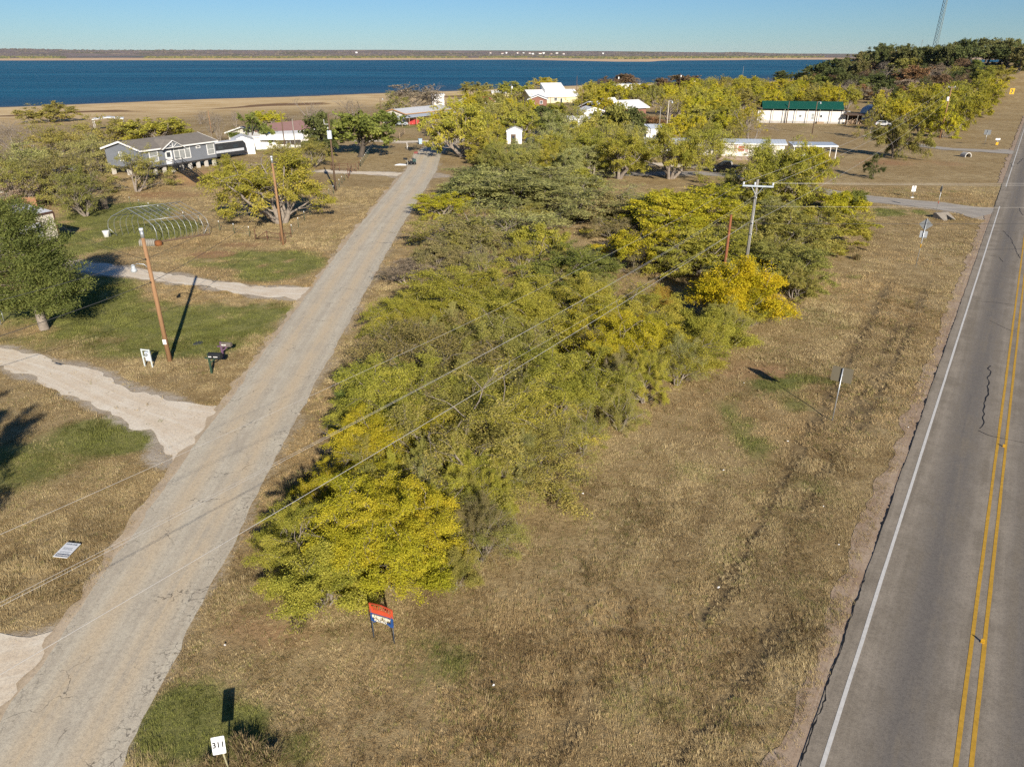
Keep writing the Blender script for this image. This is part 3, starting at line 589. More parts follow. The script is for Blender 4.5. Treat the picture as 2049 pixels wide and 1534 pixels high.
# ------------------------------------------------------------------ buildings
def frame_of(p, q):                                   # front-left and front-right corner -> origin, turn, length
    d = q - p; return p, math.atan2(d.y, d.x), math.hypot(d.x, d.y)
def openings(root, lst, L, D, h, z0):
    """(wall, kind, x, z, w, h[, extra]) on walls f (front), l, r"""
    for o in lst:
        wall, kind, x, z, ww, hh = o[:6]; fm = o[6] if len(o) > 6 else WHITE; pm = o[7] if len(o) > 7 else DARKGLASS
        M = {'f': Matrix.Translation((x, 0, z0 + z)), 'l': Matrix.Translation((0, D - x, z0 + z)) @ Matrix.Rotation(-math.pi / 2, 4, 'Z'),
             'r': Matrix.Translation((L, x, z0 + z)) @ Matrix.Rotation(math.pi / 2, 4, 'Z')}[wall]
        f = MB(); t = .11 if kind != 'door' else .09
        f.box(0, ww, -.07, .02, 0, t, M); f.box(0, ww, -.07, .02, hh - t, hh, M); f.box(0, t, -.065, .02, t, hh - t, M); f.box(ww - t, ww, -.065, .02, t, hh - t, M)
        if kind == 'window' and hh > .7: f.box(t, ww - t, -.055, .02, hh * .5 - .03, hh * .5 + .03, M)
        if kind == 'wide':
            for k in (1, 2): f.box(ww * k / 3 - .06, ww * k / 3 + .06, -.06, .02, t, hh - t, M)
            f.box(t, ww - t, -.055, .02, hh * .72 - .04, hh * .72 + .04, M)
            kind = 'window'
        fo = f.build('door_frame' if kind == 'door' else kind, fm, root)
        p = MB()
        if kind == 'door':
            p.box(t, ww - t, -.03, .02, 0.02, hh - t, M); d = p.build('door', pm, root)
            k = MB(); k.box(t + .22, ww - t - .22, -.045, -.02, hh * .5, hh * .85, M); k.build('pane', DARKGLASS, d)
            k = MB(); k.box(ww - t - .16, ww - t - .08, -.09, -.03, hh * .45, hh * .48, M); k.build('handle', STEEL, d)
        elif kind == 'shutter_door':
            p.box(t, ww - t, -.03, .02, 0.02, hh - t, M); p.build('roller_door', pm, root)
        else:
            p.box(t, ww - t, -.03, .02, t, hh - t, M); p.build('pane', pm, fo)
def gable_roof(L, D, h, rise, ov, th=.14, axis='x', z0=0):
    m = MB()
    if axis == 'x':
        a = [(-ov, z0 + h - ov * rise / (D / 2)), (D / 2, z0 + h + rise), (D + ov, z0 + h - ov * rise / (D / 2))]
        m.prism(a + [(p[0], p[1] + th) for p in a[::-1]], 'x', -ov, L + ov)
    else:
        a = [(-ov, z0 + h - ov * rise / (L / 2)), (L / 2, z0 + h + rise), (L + ov, z0 + h - ov * rise / (L / 2))]
        m.prism(a + [(p[0], p[1] + th) for p in a[::-1]], 'y', -ov, D + ov)
    return m
def house(name, label, cat, p, q, D, h, rise, wm, rm, ops=(), axis='x', ov=.35, z0=0.0, trim=WHITE, skirt=None, group=None, flat=False):
    o, a, L = frame_of(p, q); root = thing(name, label, cat, (o.x, o.y, o.z), a, group)
    w_ = MB()
    if flat: w_.box(0, L, 0, D, z0, z0 + h)
    elif axis == 'x': w_.prism([(0, z0), (D, z0), (D, z0 + h), (D / 2, z0 + h + rise - .02), (0, z0 + h)], 'x', 0, L)
    else: w_.prism([(0, z0), (L, z0), (L, z0 + h), (L / 2, z0 + h + rise - .02), (0, z0 + h)], 'y', 0, D)
    w_.build('wall', wm, root)
    if flat: r = MB().box(-ov, L + ov, -ov, D + ov, z0 + h, z0 + h + .22)
    else: r = gable_roof(L, D, h, rise, ov, .14, axis, z0)
    r.build('roof', rm, root)
    if not flat:
        f = MB()
        if axis == 'x':
            for xx in (-ov - .04, L + ov): f.prism([(-ov, z0 + h - ov * rise / (D / 2) - .12), (D / 2, z0 + h + rise - .12), (D + ov, z0 + h - ov * rise / (D / 2) - .12), (D + ov, z0 + h - ov * rise / (D / 2) + .17), (D / 2, z0 + h + rise + .17), (-ov, z0 + h - ov * rise / (D / 2) + .17)], 'x', xx, xx + .04)
            e = z0 + h - ov * rise / (D / 2); f.box(-ov, L + ov, -ov - .04, -ov, e - .1, e + .13)
        else:
            f.prism([(-ov, z0 + h - ov * rise / (L / 2) - .12), (L / 2, z0 + h + rise - .12), (L + ov, z0 + h - ov * rise / (L / 2) - .12), (L + ov, z0 + h - ov * rise / (L / 2) + .17), (L / 2, z0 + h + rise + .17), (-ov, z0 + h - ov * rise / (L / 2) + .17)], 'y', -ov - .04, -ov)
        f.build('fascia', trim, root)
    openings(root, ops, L, D, h, z0); return root, L
SHINGLE = mat('brown grey shingles', (.21, .185, .155), .9, .18, 1.2, bump=.3); GREYSIDE = ribbed('grey lap siding', (.2, .215, .24), .22, 2, .6, .35)
WMETAL = ribbed('white ribbed metal', (.72, .71, .68), .45, 1, .4, .5); TANRIB = ribbed('tan ribbed wall', (.62, .56, .45), .42, 0, .5, .8); BLUEGREY = ribbed('pale blue grey ribbed roof', (.50, .55, .60), .6, 0, .4, .6)
BROWNTRIM = mat('brown trim', (.075, .04, .03), .6, .15); PINKROOF = mat('faded red brown roof', (.33, .19, .16), .7, .12, 1); REDROOF = mat('red metal roof', (.24, .035, .025), .5, .15, 1); REDP = mat('red paint', (.45, .03, .03), .5, .2)
BRICKM = mat('red brown brick', (.24, .12, .09), .9, .25, 5); YELW = mat('pale yellow siding', (.66, .58, .36), .6, .06); SKIRT = ribbed('brown skirting', (.3, .23, .19), .3, 0, .8, .5)

# grey house on piers
hz = 2.6
p0, q0 = onplane(288, 337, hz), onplane(434, 314, hz); p0.z = q0.z = 0
ops = [('f', 'window', 1.5, .75, 1.75, 1.85, WHITE, GREYGLASS), ('f', 'door', 4.7, .05, 1.35, 2.25, WHITE, WHITE), ('f', 'wide', 6.5, .55, 3.6, 2.1, WHITE, GREYGLASS), ('f', 'window', 11.5, 1.95, .95, .42, WHITE, DARKGLASS), ('f', 'window', 13.9, .55, 1.75, 1.9, WHITE, GREYGLASS), ('l', 'window', 3.3, .9, .8, 1.5, WHITE, GREYGLASS)]
gh, gL = house('raised_house', 'grey sided house on concrete piers with white trimmed windows', 'house', p0, q0, 8.6, 2.85, 1.15, GREYSIDE, SHINGLE, ops, 'x', .45, hz)
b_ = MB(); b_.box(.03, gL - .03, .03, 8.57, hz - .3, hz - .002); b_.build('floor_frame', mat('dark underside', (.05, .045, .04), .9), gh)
for i in range(9):
    for yy in (.15, 4.2, 8.0):
        k = MB(); k.box(.3 + i * (gL - 1.1) / 8, .3 + i * (gL - 1.1) / 8 + .55, yy, yy + .45, 0, hz - .302); k.build('pier', CONC, gh)
d = MB(); ax_ = 5.9; d.prism([(ax_ - 1.9, hz + 2.78), (ax_ + 1.9, hz + 2.78), (ax_, hz + 3.85)], 'y', -.62, 2.6); dm = d.build('dormer', GREYSIDE, gh)
r = MB(); 
for s in (-1, 1): r.prism([(ax_, hz + 3.86), (ax_ + s * 2.3, hz + 2.6), (ax_ + s * 2.3, hz + 2.74), (ax_, hz + 4.0)][::s], 'y', -.85, 3.0)
r.build('dormer_roof', SHINGLE, dm)
r = MB()
for s in (-1, 1):
    r.bar((ax_, -.9, hz + 3.88), (ax_ + s * 2.35, -.9, hz + 2.6), .28, .08)
    r.bar((ax_ + s * .12, -.8, hz + 2.85), (ax_ + s * .85, -.8, hz + 3.3), .09, .06)
r.bar((ax_ - 1.9, -.8, hz + 2.75), (ax_ + 1.9, -.8, hz + 2.75), .12, .08); r.bar((ax_, -.8, hz + 2.8), (ax_, -.8, hz + 3.7), .09, .06); r.build('truss_trim', WHITE, dm)
for xx in (3.9, 8.3):
    pass
st = thing('porch_stairs', 'black metal stairs with handrails going up to the grey house door', 'stairs', gh.location, gh.rotation_euler.z)
lx0, lx1 = 4.4, 6.5
k = MB(); k.box(lx0, lx1, -1.5, -.1, hz - .12, hz - .02); k.build('landing', BLACKM, st)
for xx, yy in ((lx0 + .05, -1.45), (lx1 - .05, -1.45)): k = MB(); k.box(xx - .05, xx + .05, yy - .05, yy + .05, -.1, hz - .121); k.build('post', BLACKM, st)
sd_ = Vector((-.2, -.97, 0)).normalized(); sn = Vector((-sd_.y, sd_.x, 0)); run, nst = 6.4, 13; c0 = Vector(((lx0 + lx1) / 2 + .25, -1.5, hz - .05))
tr_ = MB()
for i in range(nst):
    c = c0 + sd_ * (run * (i + .5) / nst) - Vector((0, 0, (hz - .2) * (i + .6) / nst)); tr_.bar(c - sn * .85, c + sn * .85, .42, .05)
tr_.build('treads', BLACKM, st)
for s in (-1, 1):
    k = MB(); a = c0 + sn * .9 * s; b_ = a + sd_ * run - Vector((0, 0, hz - .15)); k.bar(a, b_, .06, .3); k.build('stringer', BLACKM, st)
    k = MB(); up = Vector((0, 0, 1)); k.bar(a + up, b_ + up, .07); k.bar(a + up * .55, b_ + up * .55, .045)
    for i in range(6): m_ = a.lerp(b_, i / 5); k.bar(m_, m_ + up, .06)
    k.bar(a + up, Vector((lx0 + .05 if s < 0 else lx1 - .05, -.2, hz + .95)), .07); k.build('handrail', BLACKM, st)

# metal workshop at the left edge
pr = G(122, 490); dx_ = Vector((.38, .925, 0)); pl = pr - dx_ * 8.2; pl.z = 0
shop, sL = house('metal_workshop', 'tan ribbed metal workshop with brown trim and a pale roller door', 'workshop', pl, pr, 9, 3.75, .5, TANRIB, WMETAL, [('f', 'shutter_door', 2.4, 0, 4.2, 3.1, BROWNTRIM, mat('pale roller door', (.62, .63, .62), .5, .06))], 'x', .05, 0, BROWNTRIM)
k = MB(); k.box(sL, sL + .12, -.12, .1, 0, 3.75); k.build('corner_trim', BROWNTRIM, shop)
# houses and fence behind the left trees
p = G(-110, 424); house('white_cottage', 'white walled house mostly hidden behind mesquites at the far left edge', 'house', p, p + Vector((9.2, 4.5, 0)), 7, 2.6, 1.0, WHITE, mat('pale grey roof', (.5, .5, .5), .6), [('f', 'window', 1.5, .8, 1.2, 1.3), ('f', 'window', 6.5, .8, 1.2, 1.3)])
p = G(75, 372); house('garden_shed', 'low white roofed shed behind the mesquites left of the grey house', 'shed', p, p + Vector((5.5, 3, 0)), 4, 2.2, .5, OFFWHITE, WMETAL)
def board_fence(label, a, b, h, m, cat='fence'):
    d = b - a; root = thing('board_fence', label, cat, a, math.atan2(d.y, d.x)); L = math.hypot(d.x, d.y); k = MB(); n = int(L / .16)
    for i in range(n): k.box(i * .16, i * .16 + .145, -.012, .012, .04, h + rr_.uniform(-.06, .06))
    k.build('boards', m, root)
    for zz in (.4, h - .35): k = MB(); k.box(0, L, .013, .06, zz, zz + .09); k.build('rail', m, root)
    for i in range(int(L / 2.4) + 1): k = MB(); k.box(i * 2.4, i * 2.4 + .09, .061, .15, -.2, h); k.build('post', m, root)
board_fence('reddish board fence in front of the white house at the left edge', G(2, 427), G(80, 421), 1.9, mat('cedar boards', (.3, .16, .085), .85, .3, 3))
board_fence('dark weathered board fence under the mesquites right of the workshop', G(158, 428), G(218, 418), 1.8, mat('dark boards', (.10, .08, .06), .9, .3, 3))

# trailer and sheds beyond the grey house
def travel_trailer(label, c, a, L=8.5, m1=None):
    root = thing('travel_trailer', label, 'trailer', c, a); W2 = 1.25
    k = MB(); k.prism([(-L / 2, .75), (-L / 2 + .5, .55), (L / 2 - .9, .55), (L / 2, 1.2), (L / 2 - .1, 2.6), (L / 2 - .7, 3.2), (-L / 2, 3.2)], 'y', -W2, W2); k.build('body', m1, root, bevel=.06)
    k = MB(); k.box(-L / 2, L / 2 - .75, -W2 - .012, W2 + .012, 1.25, 1.75); k.build('stripe', mat('pale stripe', (.5, .52, .55), .5), root)
    k = MB(); k.box(-L / 2 + .05, L / 2 - .8, -W2 - .06, W2 + .06, 3.2, 3.3); k.build('roof', WHITE, root)
    for xx in (-2.6, 1.3): f = MB().box(xx, xx + 1.2, -W2 - .03, -W2, 1.9, 2.6); f.build('window', DARKGLASS, root)
    for xx in (-.9, .1):
        for s in (-1, 1): k = MB(); k.tube([(xx, s * (W2 - .05), .36), (xx, s * (W2 - .3), .36)], .36, 14); k.build('wheel', mat('tyre', (.02, .02, .02), .9), root)
    k = MB(); k.bar((L / 2 - .5, 0, .55), (L / 2 + 1.2, 0, .5), .12); k.build('hitch', BLACKM, root); return root
travel_trailer('dark travel trailer with pale stripes parked behind the grey house', G(452, 316), R(60), 9.5, mat('dark trailer skin', (.035, .037, .042), .4))
p = G(468, 310); house('white_shed', 'white gabled shed with a plain door beside the dark travel trailer', 'shed', p, p + Vector((4.2, 1.6, 0)), 7, 2.7, .9, WHITE, WMETAL, [('f', 'door', 1.4, 0, 1.1, 2.1, WHITE, OFFWHITE)], 'y', .15)
p = G(505, 300); house('white_shed', 'long white metal shed partly hidden by the green mesquite', 'shed', p, p + Vector((10, 4.5, 0)), 6, 2.8, .6, WHITE, WMETAL)
# red-brown roofed house with white carport covers
p = G(528, 297); q = G(640, 281); house('ranch_house', 'cream house under a faded red brown roof beside the round green oak', 'house', p, q, 11, 3.0, 1.5, OFFWHITE, PINKROOF, [('f', 'window', 3, .9, 1.6, 1.3), ('f', 'door', 8, 0, 1.1, 2.1, WHITE, OFFWHITE), ('f', 'window', 12, .9, 1.6, 1.3)], 'x', .6)
for u, lab in ((552, 'white arched canopy left of the other canopy before the red brown roof'), (584, 'white arched canopy nearest the round green oak')):
    p = G(u, 297); rt = thing('carport_canopy', lab, 'carport', p, R(102)); k = MB()
    pr_ = [(-2.6 + 5.2 * i / 8, 2.2 + 1.1 * math.sin(math.pi * i / 8)) for i in range(9)]; k.prism(pr_ + [(a, b - .06) for a, b in pr_[::-1]], 'y', -3, 3); k.build('cover', WHITE, rt)
    for sx in (-2.5, 2.5):
        for sy in (-2.8, 0, 2.8): k = MB(); k.tube([(sx, sy, 0), (sx, sy, 2.24)], .05, 6); k.build('post', STEEL, rt)
# white shade canopy on the lake flats
p = G(221, 258); rt = thing('shade_canopy', 'flat white shade canopy on thin posts near the lake flats', 'canopy', p, R(25)); k = MB(); k.prism([(-4.2, 3.0), (0, 3.45), (4.2, 3.0), (4.2, 2.86), (0, 3.3), (-4.2, 2.86)], 'y', -3, 3); k.build('roof', WHITE, rt)
for sx in (-4, 4):
    for sy in (-2.8, 2.8): k = MB(); k.tube([(sx, sy, 0), (sx, sy, 2.9)], .07, 6); k.build('post', WHITE, rt)
p = G(228, 268); rt = thing('picnic_table', 'white picnic table below the shade canopy', 'table', p, R(10)); MB().box(-1.2, 1.2, -.4, .4, .72, .78).build('top', WHITE, rt)
for s in (-1, 1): MB().box(-1.2, 1.2, s * .75 - .13, s * .75 + .13, .42, .47).build('bench', WHITE, rt); MB().bar((s * .9, -.7, 0), (s * .9, .3, .72), .08).bar((s * .9, .7, 0), (s * .9, -.3, .72), .08).build('leg', WHITE, rt)
# solar-roofed house with red carport
SOLAR = mat('solar panels', (.02, .04, .09), .2, .15, 1, 0, .7)
p = G(812, 250); q = G(905, 240); sh, L_ = house('low_house', 'low house with dark solar panels, tan fascia and a grey porch', 'house', p, q, 9, 3.2, 1.1, OFFWHITE, WMETAL, [('f', 'window', 6, .9, 1.5, 1.2), ('f', 'door', 9, 0, 1.1, 2.1, WHITE, WHITE)], 'x', .5, 0, mat('tan wood fascia', (.42, .24, .11), .8))
k = MB(); k.prism([(.3, 3.33), (3.9, 4.2), (3.9, 4.27), (.3, 3.4)], 'x', 4, L_ - 3); k.build('solar_panels', SOLAR, sh)
k = MB(); k.prism([(-3.6, 2.35), (-.55, 2.75), (-.55, 2.85), (-3.6, 2.45)], 'x', -6, L_ - 2); k.build('porch_roof', BLUEGREY, sh)
for i in range(6): k = MB(); k.box(-5.8 + i * 3.4, -5.66 + i * 3.4, -3.5, -3.36, 0, 2.4); k.build('post', PLANK, sh)
p = G(818, 250); rt = thing('red_wall', 'bright red slatted screen below the low house porch', 'screen', p, R(14)); k = MB()
for i in range(8): k.box(i * .42, i * .42 + .36, -.03, .03, .1, 1.7)
k.build('slats', REDP, rt); MB().box(0, 3.3, .031, .09, .5, .6).build('rail', REDP, rt)
p = G(866, 213); house('white_shed', 'tall white box shed behind the low house with solar panels', 'shed', p, p + Vector((5, 1.5, 0)), 4, 4.6, .5, WHITE, WMETAL)
p = G(948, 224); q = G(990, 221); house('red_roof_house', 'white house with a red metal roof behind the roadside mesquite', 'house', p, q, 9, 3.2, 1.6, WHITE, REDROOF, [('f', 'window', 2, .9, 1.3, 1.3)], 'x', .4)
p = G(985, 197); house('yellow_house', 'small pale yellow house behind the red roofed house', 'house', p, p + Vector((9, 1, 0)), 6, 2.8, 1, YELW, WMETAL)
# white-roofed yellow house near the shore
p = G(1062, 208); q = G(1156, 205); wh, L_ = house('large_house', 'large pale yellow house with white metal roofs and a raised middle', 'house', p, q, 12, 3.0, 2.4, YELW, mat('white metal roof', (.78, .77, .74), .45, .05), [('f', 'window', 5, .9, 1.4, 1.4), ('f', 'window', 11, .9, 1.6, 1.4), ('f', 'door', 14, 0, 1.1, 2.1)], 'x', .7)
k = MB(); k.prism([(2.0, 4.0), (8.6, 4.0), (8.6, 7.6), (8.2, 8.2), (2.0, 5.4)], 'x', 7.5, 17.5); k.build('raised_roof', mat('white metal roof', (.78, .77, .74)), wh)
p = G(1058, 213); pg, L2 = house('porch_wing', 'red brick wing with a grey roof at the left of the yellow house', 'house', p, p + Vector((7.5, -.4, 0)), 8, 2.8, 1.3, BRICKM, mat('grey roof sheet', (.33, .34, .36), .5), [('f', 'window', 1.2, .9, 1.2, 1.3), ('f', 'window', 4.6, .9, 1.2, 1.3)], 'y', .6)
p = G(1200, 236); q = G(1292, 232); h2, L_ = house('brick_house', 'long brick house with stepped white metal roof behind dark green trees', 'house', p, q, 11, 2.9, 1.9, BRICKM, mat('white metal roof', (.78, .77, .74)), [('f', 'window', 12, .9, 1.3, 1.2)], 'x', .9)
k = MB(); k.prism([(2.4, 3.6), (8.2, 3.6), (5.3, 5.9)], 'x', 4, 10.5); k.build('raised_roof', mat('white metal roof', (.78, .77, .74)), h2)
p = G(1168, 242); house('white_garage', 'white garage with a dark gable left of the brick house', 'garage', p, p + Vector((6.5, 1.4, 0)), 8, 2.9, 1.0, WHITE, mat('white metal roof', (.78, .77, .74)), [('f', 'shutter_door', 1.4, 0, 3.2, 2.3, WHITE, mat('grey door', (.25, .27, .3), .6))], 'y', .7)
p = G(1138, 258); house('white_shed', 'small white shed screened by feathery branches below the white garage', 'shed', p, p + Vector((4.6, .5, 0)), 4, 2.6, .7, WHITE, WMETAL)
for u, v, L_, lab in ((1228, 180, 19, 'pale trailer home with three dark windows below the brown crown'), (1372, 171, 9, 'white flat roof showing over the trees near the brown crown')):
    p = G(u, v); house('mobile_home', lab, 'mobile home', p, p + Vector((L_, 1.5, 0)), 4.2, 3.4, .4, WHITE, WMETAL, [('f', 'window', 3 + 3.6 * i, 1.2, 1.3, 1.2) for i in range(int(L_ / 4))], 'x', .2)
p = G(1014, 288); q = G(1044, 288); house('white_shed', 'white gabled shed with a brown door, dappled by branch shadows', 'shed', p, q, 5, 2.9, .8, WHITE, WMETAL, [('f', 'door', 1.0, 0, 1.2, 2.2, BROWNTRIM, mat('brown door', (.14, .09, .06), .7)), ('f', 'window', .9, 2.35, .5, .35)], 'y', .15)
# long trailer home
p = G(1290, 317); q = G(1566, 322); tl, L_ = house('trailer_home', 'long white trailer home with a pale blue ribbed roof and red curtains', 'mobile home', p, q, 4.6, 2.45, .55, mat('trailer white', (.72, .68, .62), .5, .06), BLUEGREY, [('f', 'window', 18.6, .85, 1.5, 1.25, WHITE, mat('red curtain behind glass', (.36, .10, .09), .4)), ('f', 'door', 22.3, 0, 1.2, 2.1, WHITE, OFFWHITE), ('f', 'window', 4, .9, 1.4, 1.2), ('f', 'window', 9, .9, 1.4, 1.2), ('f', 'window', 13.5, .9, 1.4, 1.2)], 'x', .35, .8, WHITE)
k = MB(); k.box(.05, L_ - .05, .05, 4.55, -.1, .798); k.build('skirting', SKIRT, tl)
for xx in (17.9, 20.15): MB().box(xx, xx + .55, -.06, -.004, 1.65, 2.9).build('shutter', mat('pink shutter', (.42, .3, .27), .7), tl)
k = MB(); k.box(22, 23.8, -1.4, -.1, .1, .78); k.build('step', PLANK, tl)
p = G(1292, 288); house('white_shed', 'small white gabled shed with grey blue roof behind the trailer home', 'shed', p, p + Vector((3.9, .2, 0)), 4.6, 3.3, .9, WHITE, BLUEGREY, [], 'x', .15)
p = G(1586, 317); rt = thing('carport', 'flat ribbed carport on white posts right of the trailer home', 'carport', p, R(-6)); k = MB(); k.prism([(0, 2.5), (4.5, 2.75), (4.5, 2.87), (0, 2.62)], 'x', -.3, 8.8); k.build('roof', BLUEGREY, rt)
MB().box(-.3, 8.8, -.06, -.003, 2.36, 2.6).build('fascia', WHITE, rt); MB().box(.0, 3.6, 4.2, 4.3, 0, 2.7).build('wall', WHITE, rt)
for xx in (0, 2.9, 5.7, 8.5):
    for yy in (.05, 4.0): MB().box(xx, xx + .12, yy, yy + .12, -.1, 2.5).build('post', WHITE, rt)
# green-roofed home
p = G(1514, 246); q = G(1690, 248); gr = thing('green_roof_home', 'long white mobile home under a green metal pole roof', 'mobile home', p, math.atan2((q - p).y, (q - p).x)); L_ = (q - p).length
k = MB(); k.box(0, L_, 0, 5, .7, 3.75); k.build('wall', ribbed('white lap siding', (.74, .71, .66), .35, 2, .55, .3), gr); MB().box(.05, L_ - .05, .05, 4.9, -.1, .698).build('skirting', mat('grey block', (.42, .4, .37), .9), gr)
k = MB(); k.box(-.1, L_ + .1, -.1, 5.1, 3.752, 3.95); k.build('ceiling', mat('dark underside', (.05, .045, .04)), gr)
k = gable_roof(L_ - 3, 6.4, 4.55, 1.75, .45, .12); M_ = Matrix.Translation((1.5, -.7, 0)); k.v = [tuple(M_ @ Vector(v)) for v in k.v]; k.build('roof', TEALGREEN, gr)
for i in range(8): MB().box(.9 + i * (L_ - 2) / 7, 1.05 + i * (L_ - 2) / 7, -.95, -.8, -.1, 4.45).build('post', GREYWOOD, gr)
openings(gr, [('f', 'window', L_ * .47, 1.1, .95, .8), ('f', 'window', L_ * .61, .45, 1.0, 1.9, WHITE, GREYGLASS), ('f', 'door', L_ * .70, 0, 1.2, 2.2, WHITE, WHITE)], L_, 5, 3, .75)
MB().box(L_ * .68, L_ * .76, -1.3, -.05, .05, .65).build('step', PLANK, gr)
MB().lathe([(.02, 0), (.55, .12), (.6, .2)], (L_ + .3, -.8, 3.7), 14).build('satellite_dish', WHITE, gr)
p = G(1735, 249); rt = thing('arched_shed', 'barn shaped shed with grey blue arched roof and white front', 'shed', p, R(8)); pr_ = [(-2.6, 0), (-2.75, 2.4), (-2.2, 4.0), (-1.1, 4.9), (0, 5.2), (1.1, 4.9), (2.2, 4.0), (2.75, 2.4), (2.6, 0)]
MB().prism(pr_, 'y', 0, 8).build('wall', WHITE, rt); k = MB(); o_ = pr_[1:-1]; k.prism(o_ + [(a * 1.04, b + .12) for a, b in o_[::-1]], 'y', -.15, 8.2); k.build('roof', mat('blue grey arched metal', (.17, .2, .25), .45, .1), rt); rt.rotation_euler.z = R(-12); rt.location.x += 2
MB().box(-1, 1, -.04, -.004, 0, 2.6).build('door', OFFWHITE, rt)
p = G(1694, 250); rt = thing('wood_store', 'open lean-to full of stacked firewood beside the arched shed', 'shelter', p, 0); MB().prism([(0, 2.7), (4, 3.0), (4, 3.1), (0, 2.8)], 'x', -.4, 6.4).build('roof', DARKWOOD, rt)
for xx in (0, 3, 6): MB().box(xx - .07, xx + .07, -.02, .12, -.1, 2.75).build('post', GREYWOOD, rt)
k = MB()
for i in range(90):
    c = Vector((rr_.uniform(.2, 5.6), rr_.uniform(.6, 2.4), 0)); c.z = rr_.uniform(.12, 1.7) * (1 - .15 * abs(c.x - 3)); k.tube([c, c + Vector((rr_.gauss(0, .15), -.5, rr_.gauss(0, .06)))], rr_.uniform(.09, .17), 6)
k.build('firewood', mat('split firewood', (.38, .28, .19), .9, .4, 4), rt)
MB().box(0, 6, 3.8, 3.9, 0, 2.9).build('back_wall', DARKWOOD, rt)

# far houses across the lake
fr = random.Random(9)
for i, u in enumerate((1003, 1012, 1034, 1046, 1058, 1064, 1078, 1086, 1101, 1112, 1126, 712, 980, 1205)):
    b_ = (u - CX) / 1567; y_ = fr.uniform(8000, 8600); p = Vector((b_ * y_, y_, 0)); p.z = float(H(p.x, p.y)) - 1; s = fr.uniform(16, 34)
    rt = thing('distant_house', 'tiny pale house among scrub on the far lake shore', 'house', p, fr.uniform(-.5, .5), 'distant houses across the lake')
    MB().prism([(0, 0), (14, 0), (14, 9), (7, 13), (0, 9)], 'x', 0, s).build('wall', WHITE if i % 3 else OFFWHITE, rt)
    MB().prism([(-1, 8.6), (7, 13.2), (15, 8.6), (15, 9.4), (7, 14.2), (-1, 9.4)], 'x', -1, s + 1).build('roof', WHITE if i % 2 else PINKROOF, rt)
# ------------------------------------------------------------------ poles, lines, signs, fences, vehicles
WHITECER = mat('pale insulator', (.62, .64, .66), .35, .08)
def pole(label, bu, bv, tv, m=POLEWOOD, r=.14, hz_=None, lean=(0, 0), name='utility_pole', base=None):
    p = base if base is not None else G(bu, bv); h = hz_ or (ztop(p, tv) - p.z); rt = thing(name, label, 'utility pole' if name == 'utility_pole' else 'pole', p, 0)
    k = MB(); k.tube([(0, 0, -.4), (lean[0] * .5, lean[1] * .5, h * .5), (lean[0], lean[1], h)], [r, r * .87, r * .68], 10); k.build('pole', m, rt); return rt, h
def lamp_arm(rt, h, z, dx, dy, cat='lamp'):
    k = MB(); pts = [(0, 0, z), (dx * .3, dy * .3, z + .35), (dx * .7, dy * .7, z + .42), (dx, dy, z + .28)]; k.tube(pts, .03, 6); k.build('lamp_arm', STEEL, rt)
    k = MB(); k.lathe([(.06, .28), (.12, .22), (.13, 0), (.2, -.06), (.2, -.2), (.1, -.26)], (dx, dy, z + .1), 12); o = k.build('lamp_head', mat('lamp housing', (.42, .45, .47), .4), rt); return o
s1, h1 = pole('leaning brown pole with curved lamp arm beside the two mailboxes', 340, 722, 457, POLEWOOD, .17)
MB().tube([(0, 0, h1 - .14), (0, 0, h1 + .02)], .135, 10).build('pole_cap', WHITECER, s1); MB().tube([(0, 0, h1 - .62), (0, 0, h1 - .141)], .128, 10).build('sleeve', STEEL, s1)
lamp_arm(s1, h1, h1 - 2.75, -.95, -.25); MB().box(-.12, .12, -.185, -.15, 1.35, 1.7).build('number_plate', WHITE, s1)
for zz in (h1 - 2.0, h1 - 3.6): MB().tube([(-.05, -.15, zz), (.02, -.35, zz)], .04, 6).build('bracket', BLACKM, s1)
s2, h2_ = pole('tall brown pole with grey sleeve top in front of the big mesquite', 567, 490, 313, POLEWOOD, .16)
MB().tube([(0, 0, h2_ - .1), (0, 0, h2_ + .03)], .13, 10).build('pole_cap', WHITECER, s2); MB().tube([(0, 0, h2_ - .7), (0, 0, h2_ - .101)], .125, 10).build('sleeve', STEEL, s2)
s3, h3 = pole('brown pole with a grey box and antenna bracket beside the cattle gate', 672, 382, 228, DARKWOOD, .16)
MB().box(-.32, .3, -.5, -.12, h3 - 3.6, h3 - 2.4).build('meter_box', mat('pale grey box', (.55, .6, .66), .4), s3); MB().tube([(0, 0, h3 - 1.5), (-.75, 0, h3 - 1.5), (-.75, 0, h3 - .8)], .035, 6).build('antenna_arm', WHITE, s3)
MB().tube([(-.2, -.2, h3 - 2.2), (-.2, -.2, h3 - 1.9)], .06, 6).build('insulator', WHITECER, s3)
POLES = {}
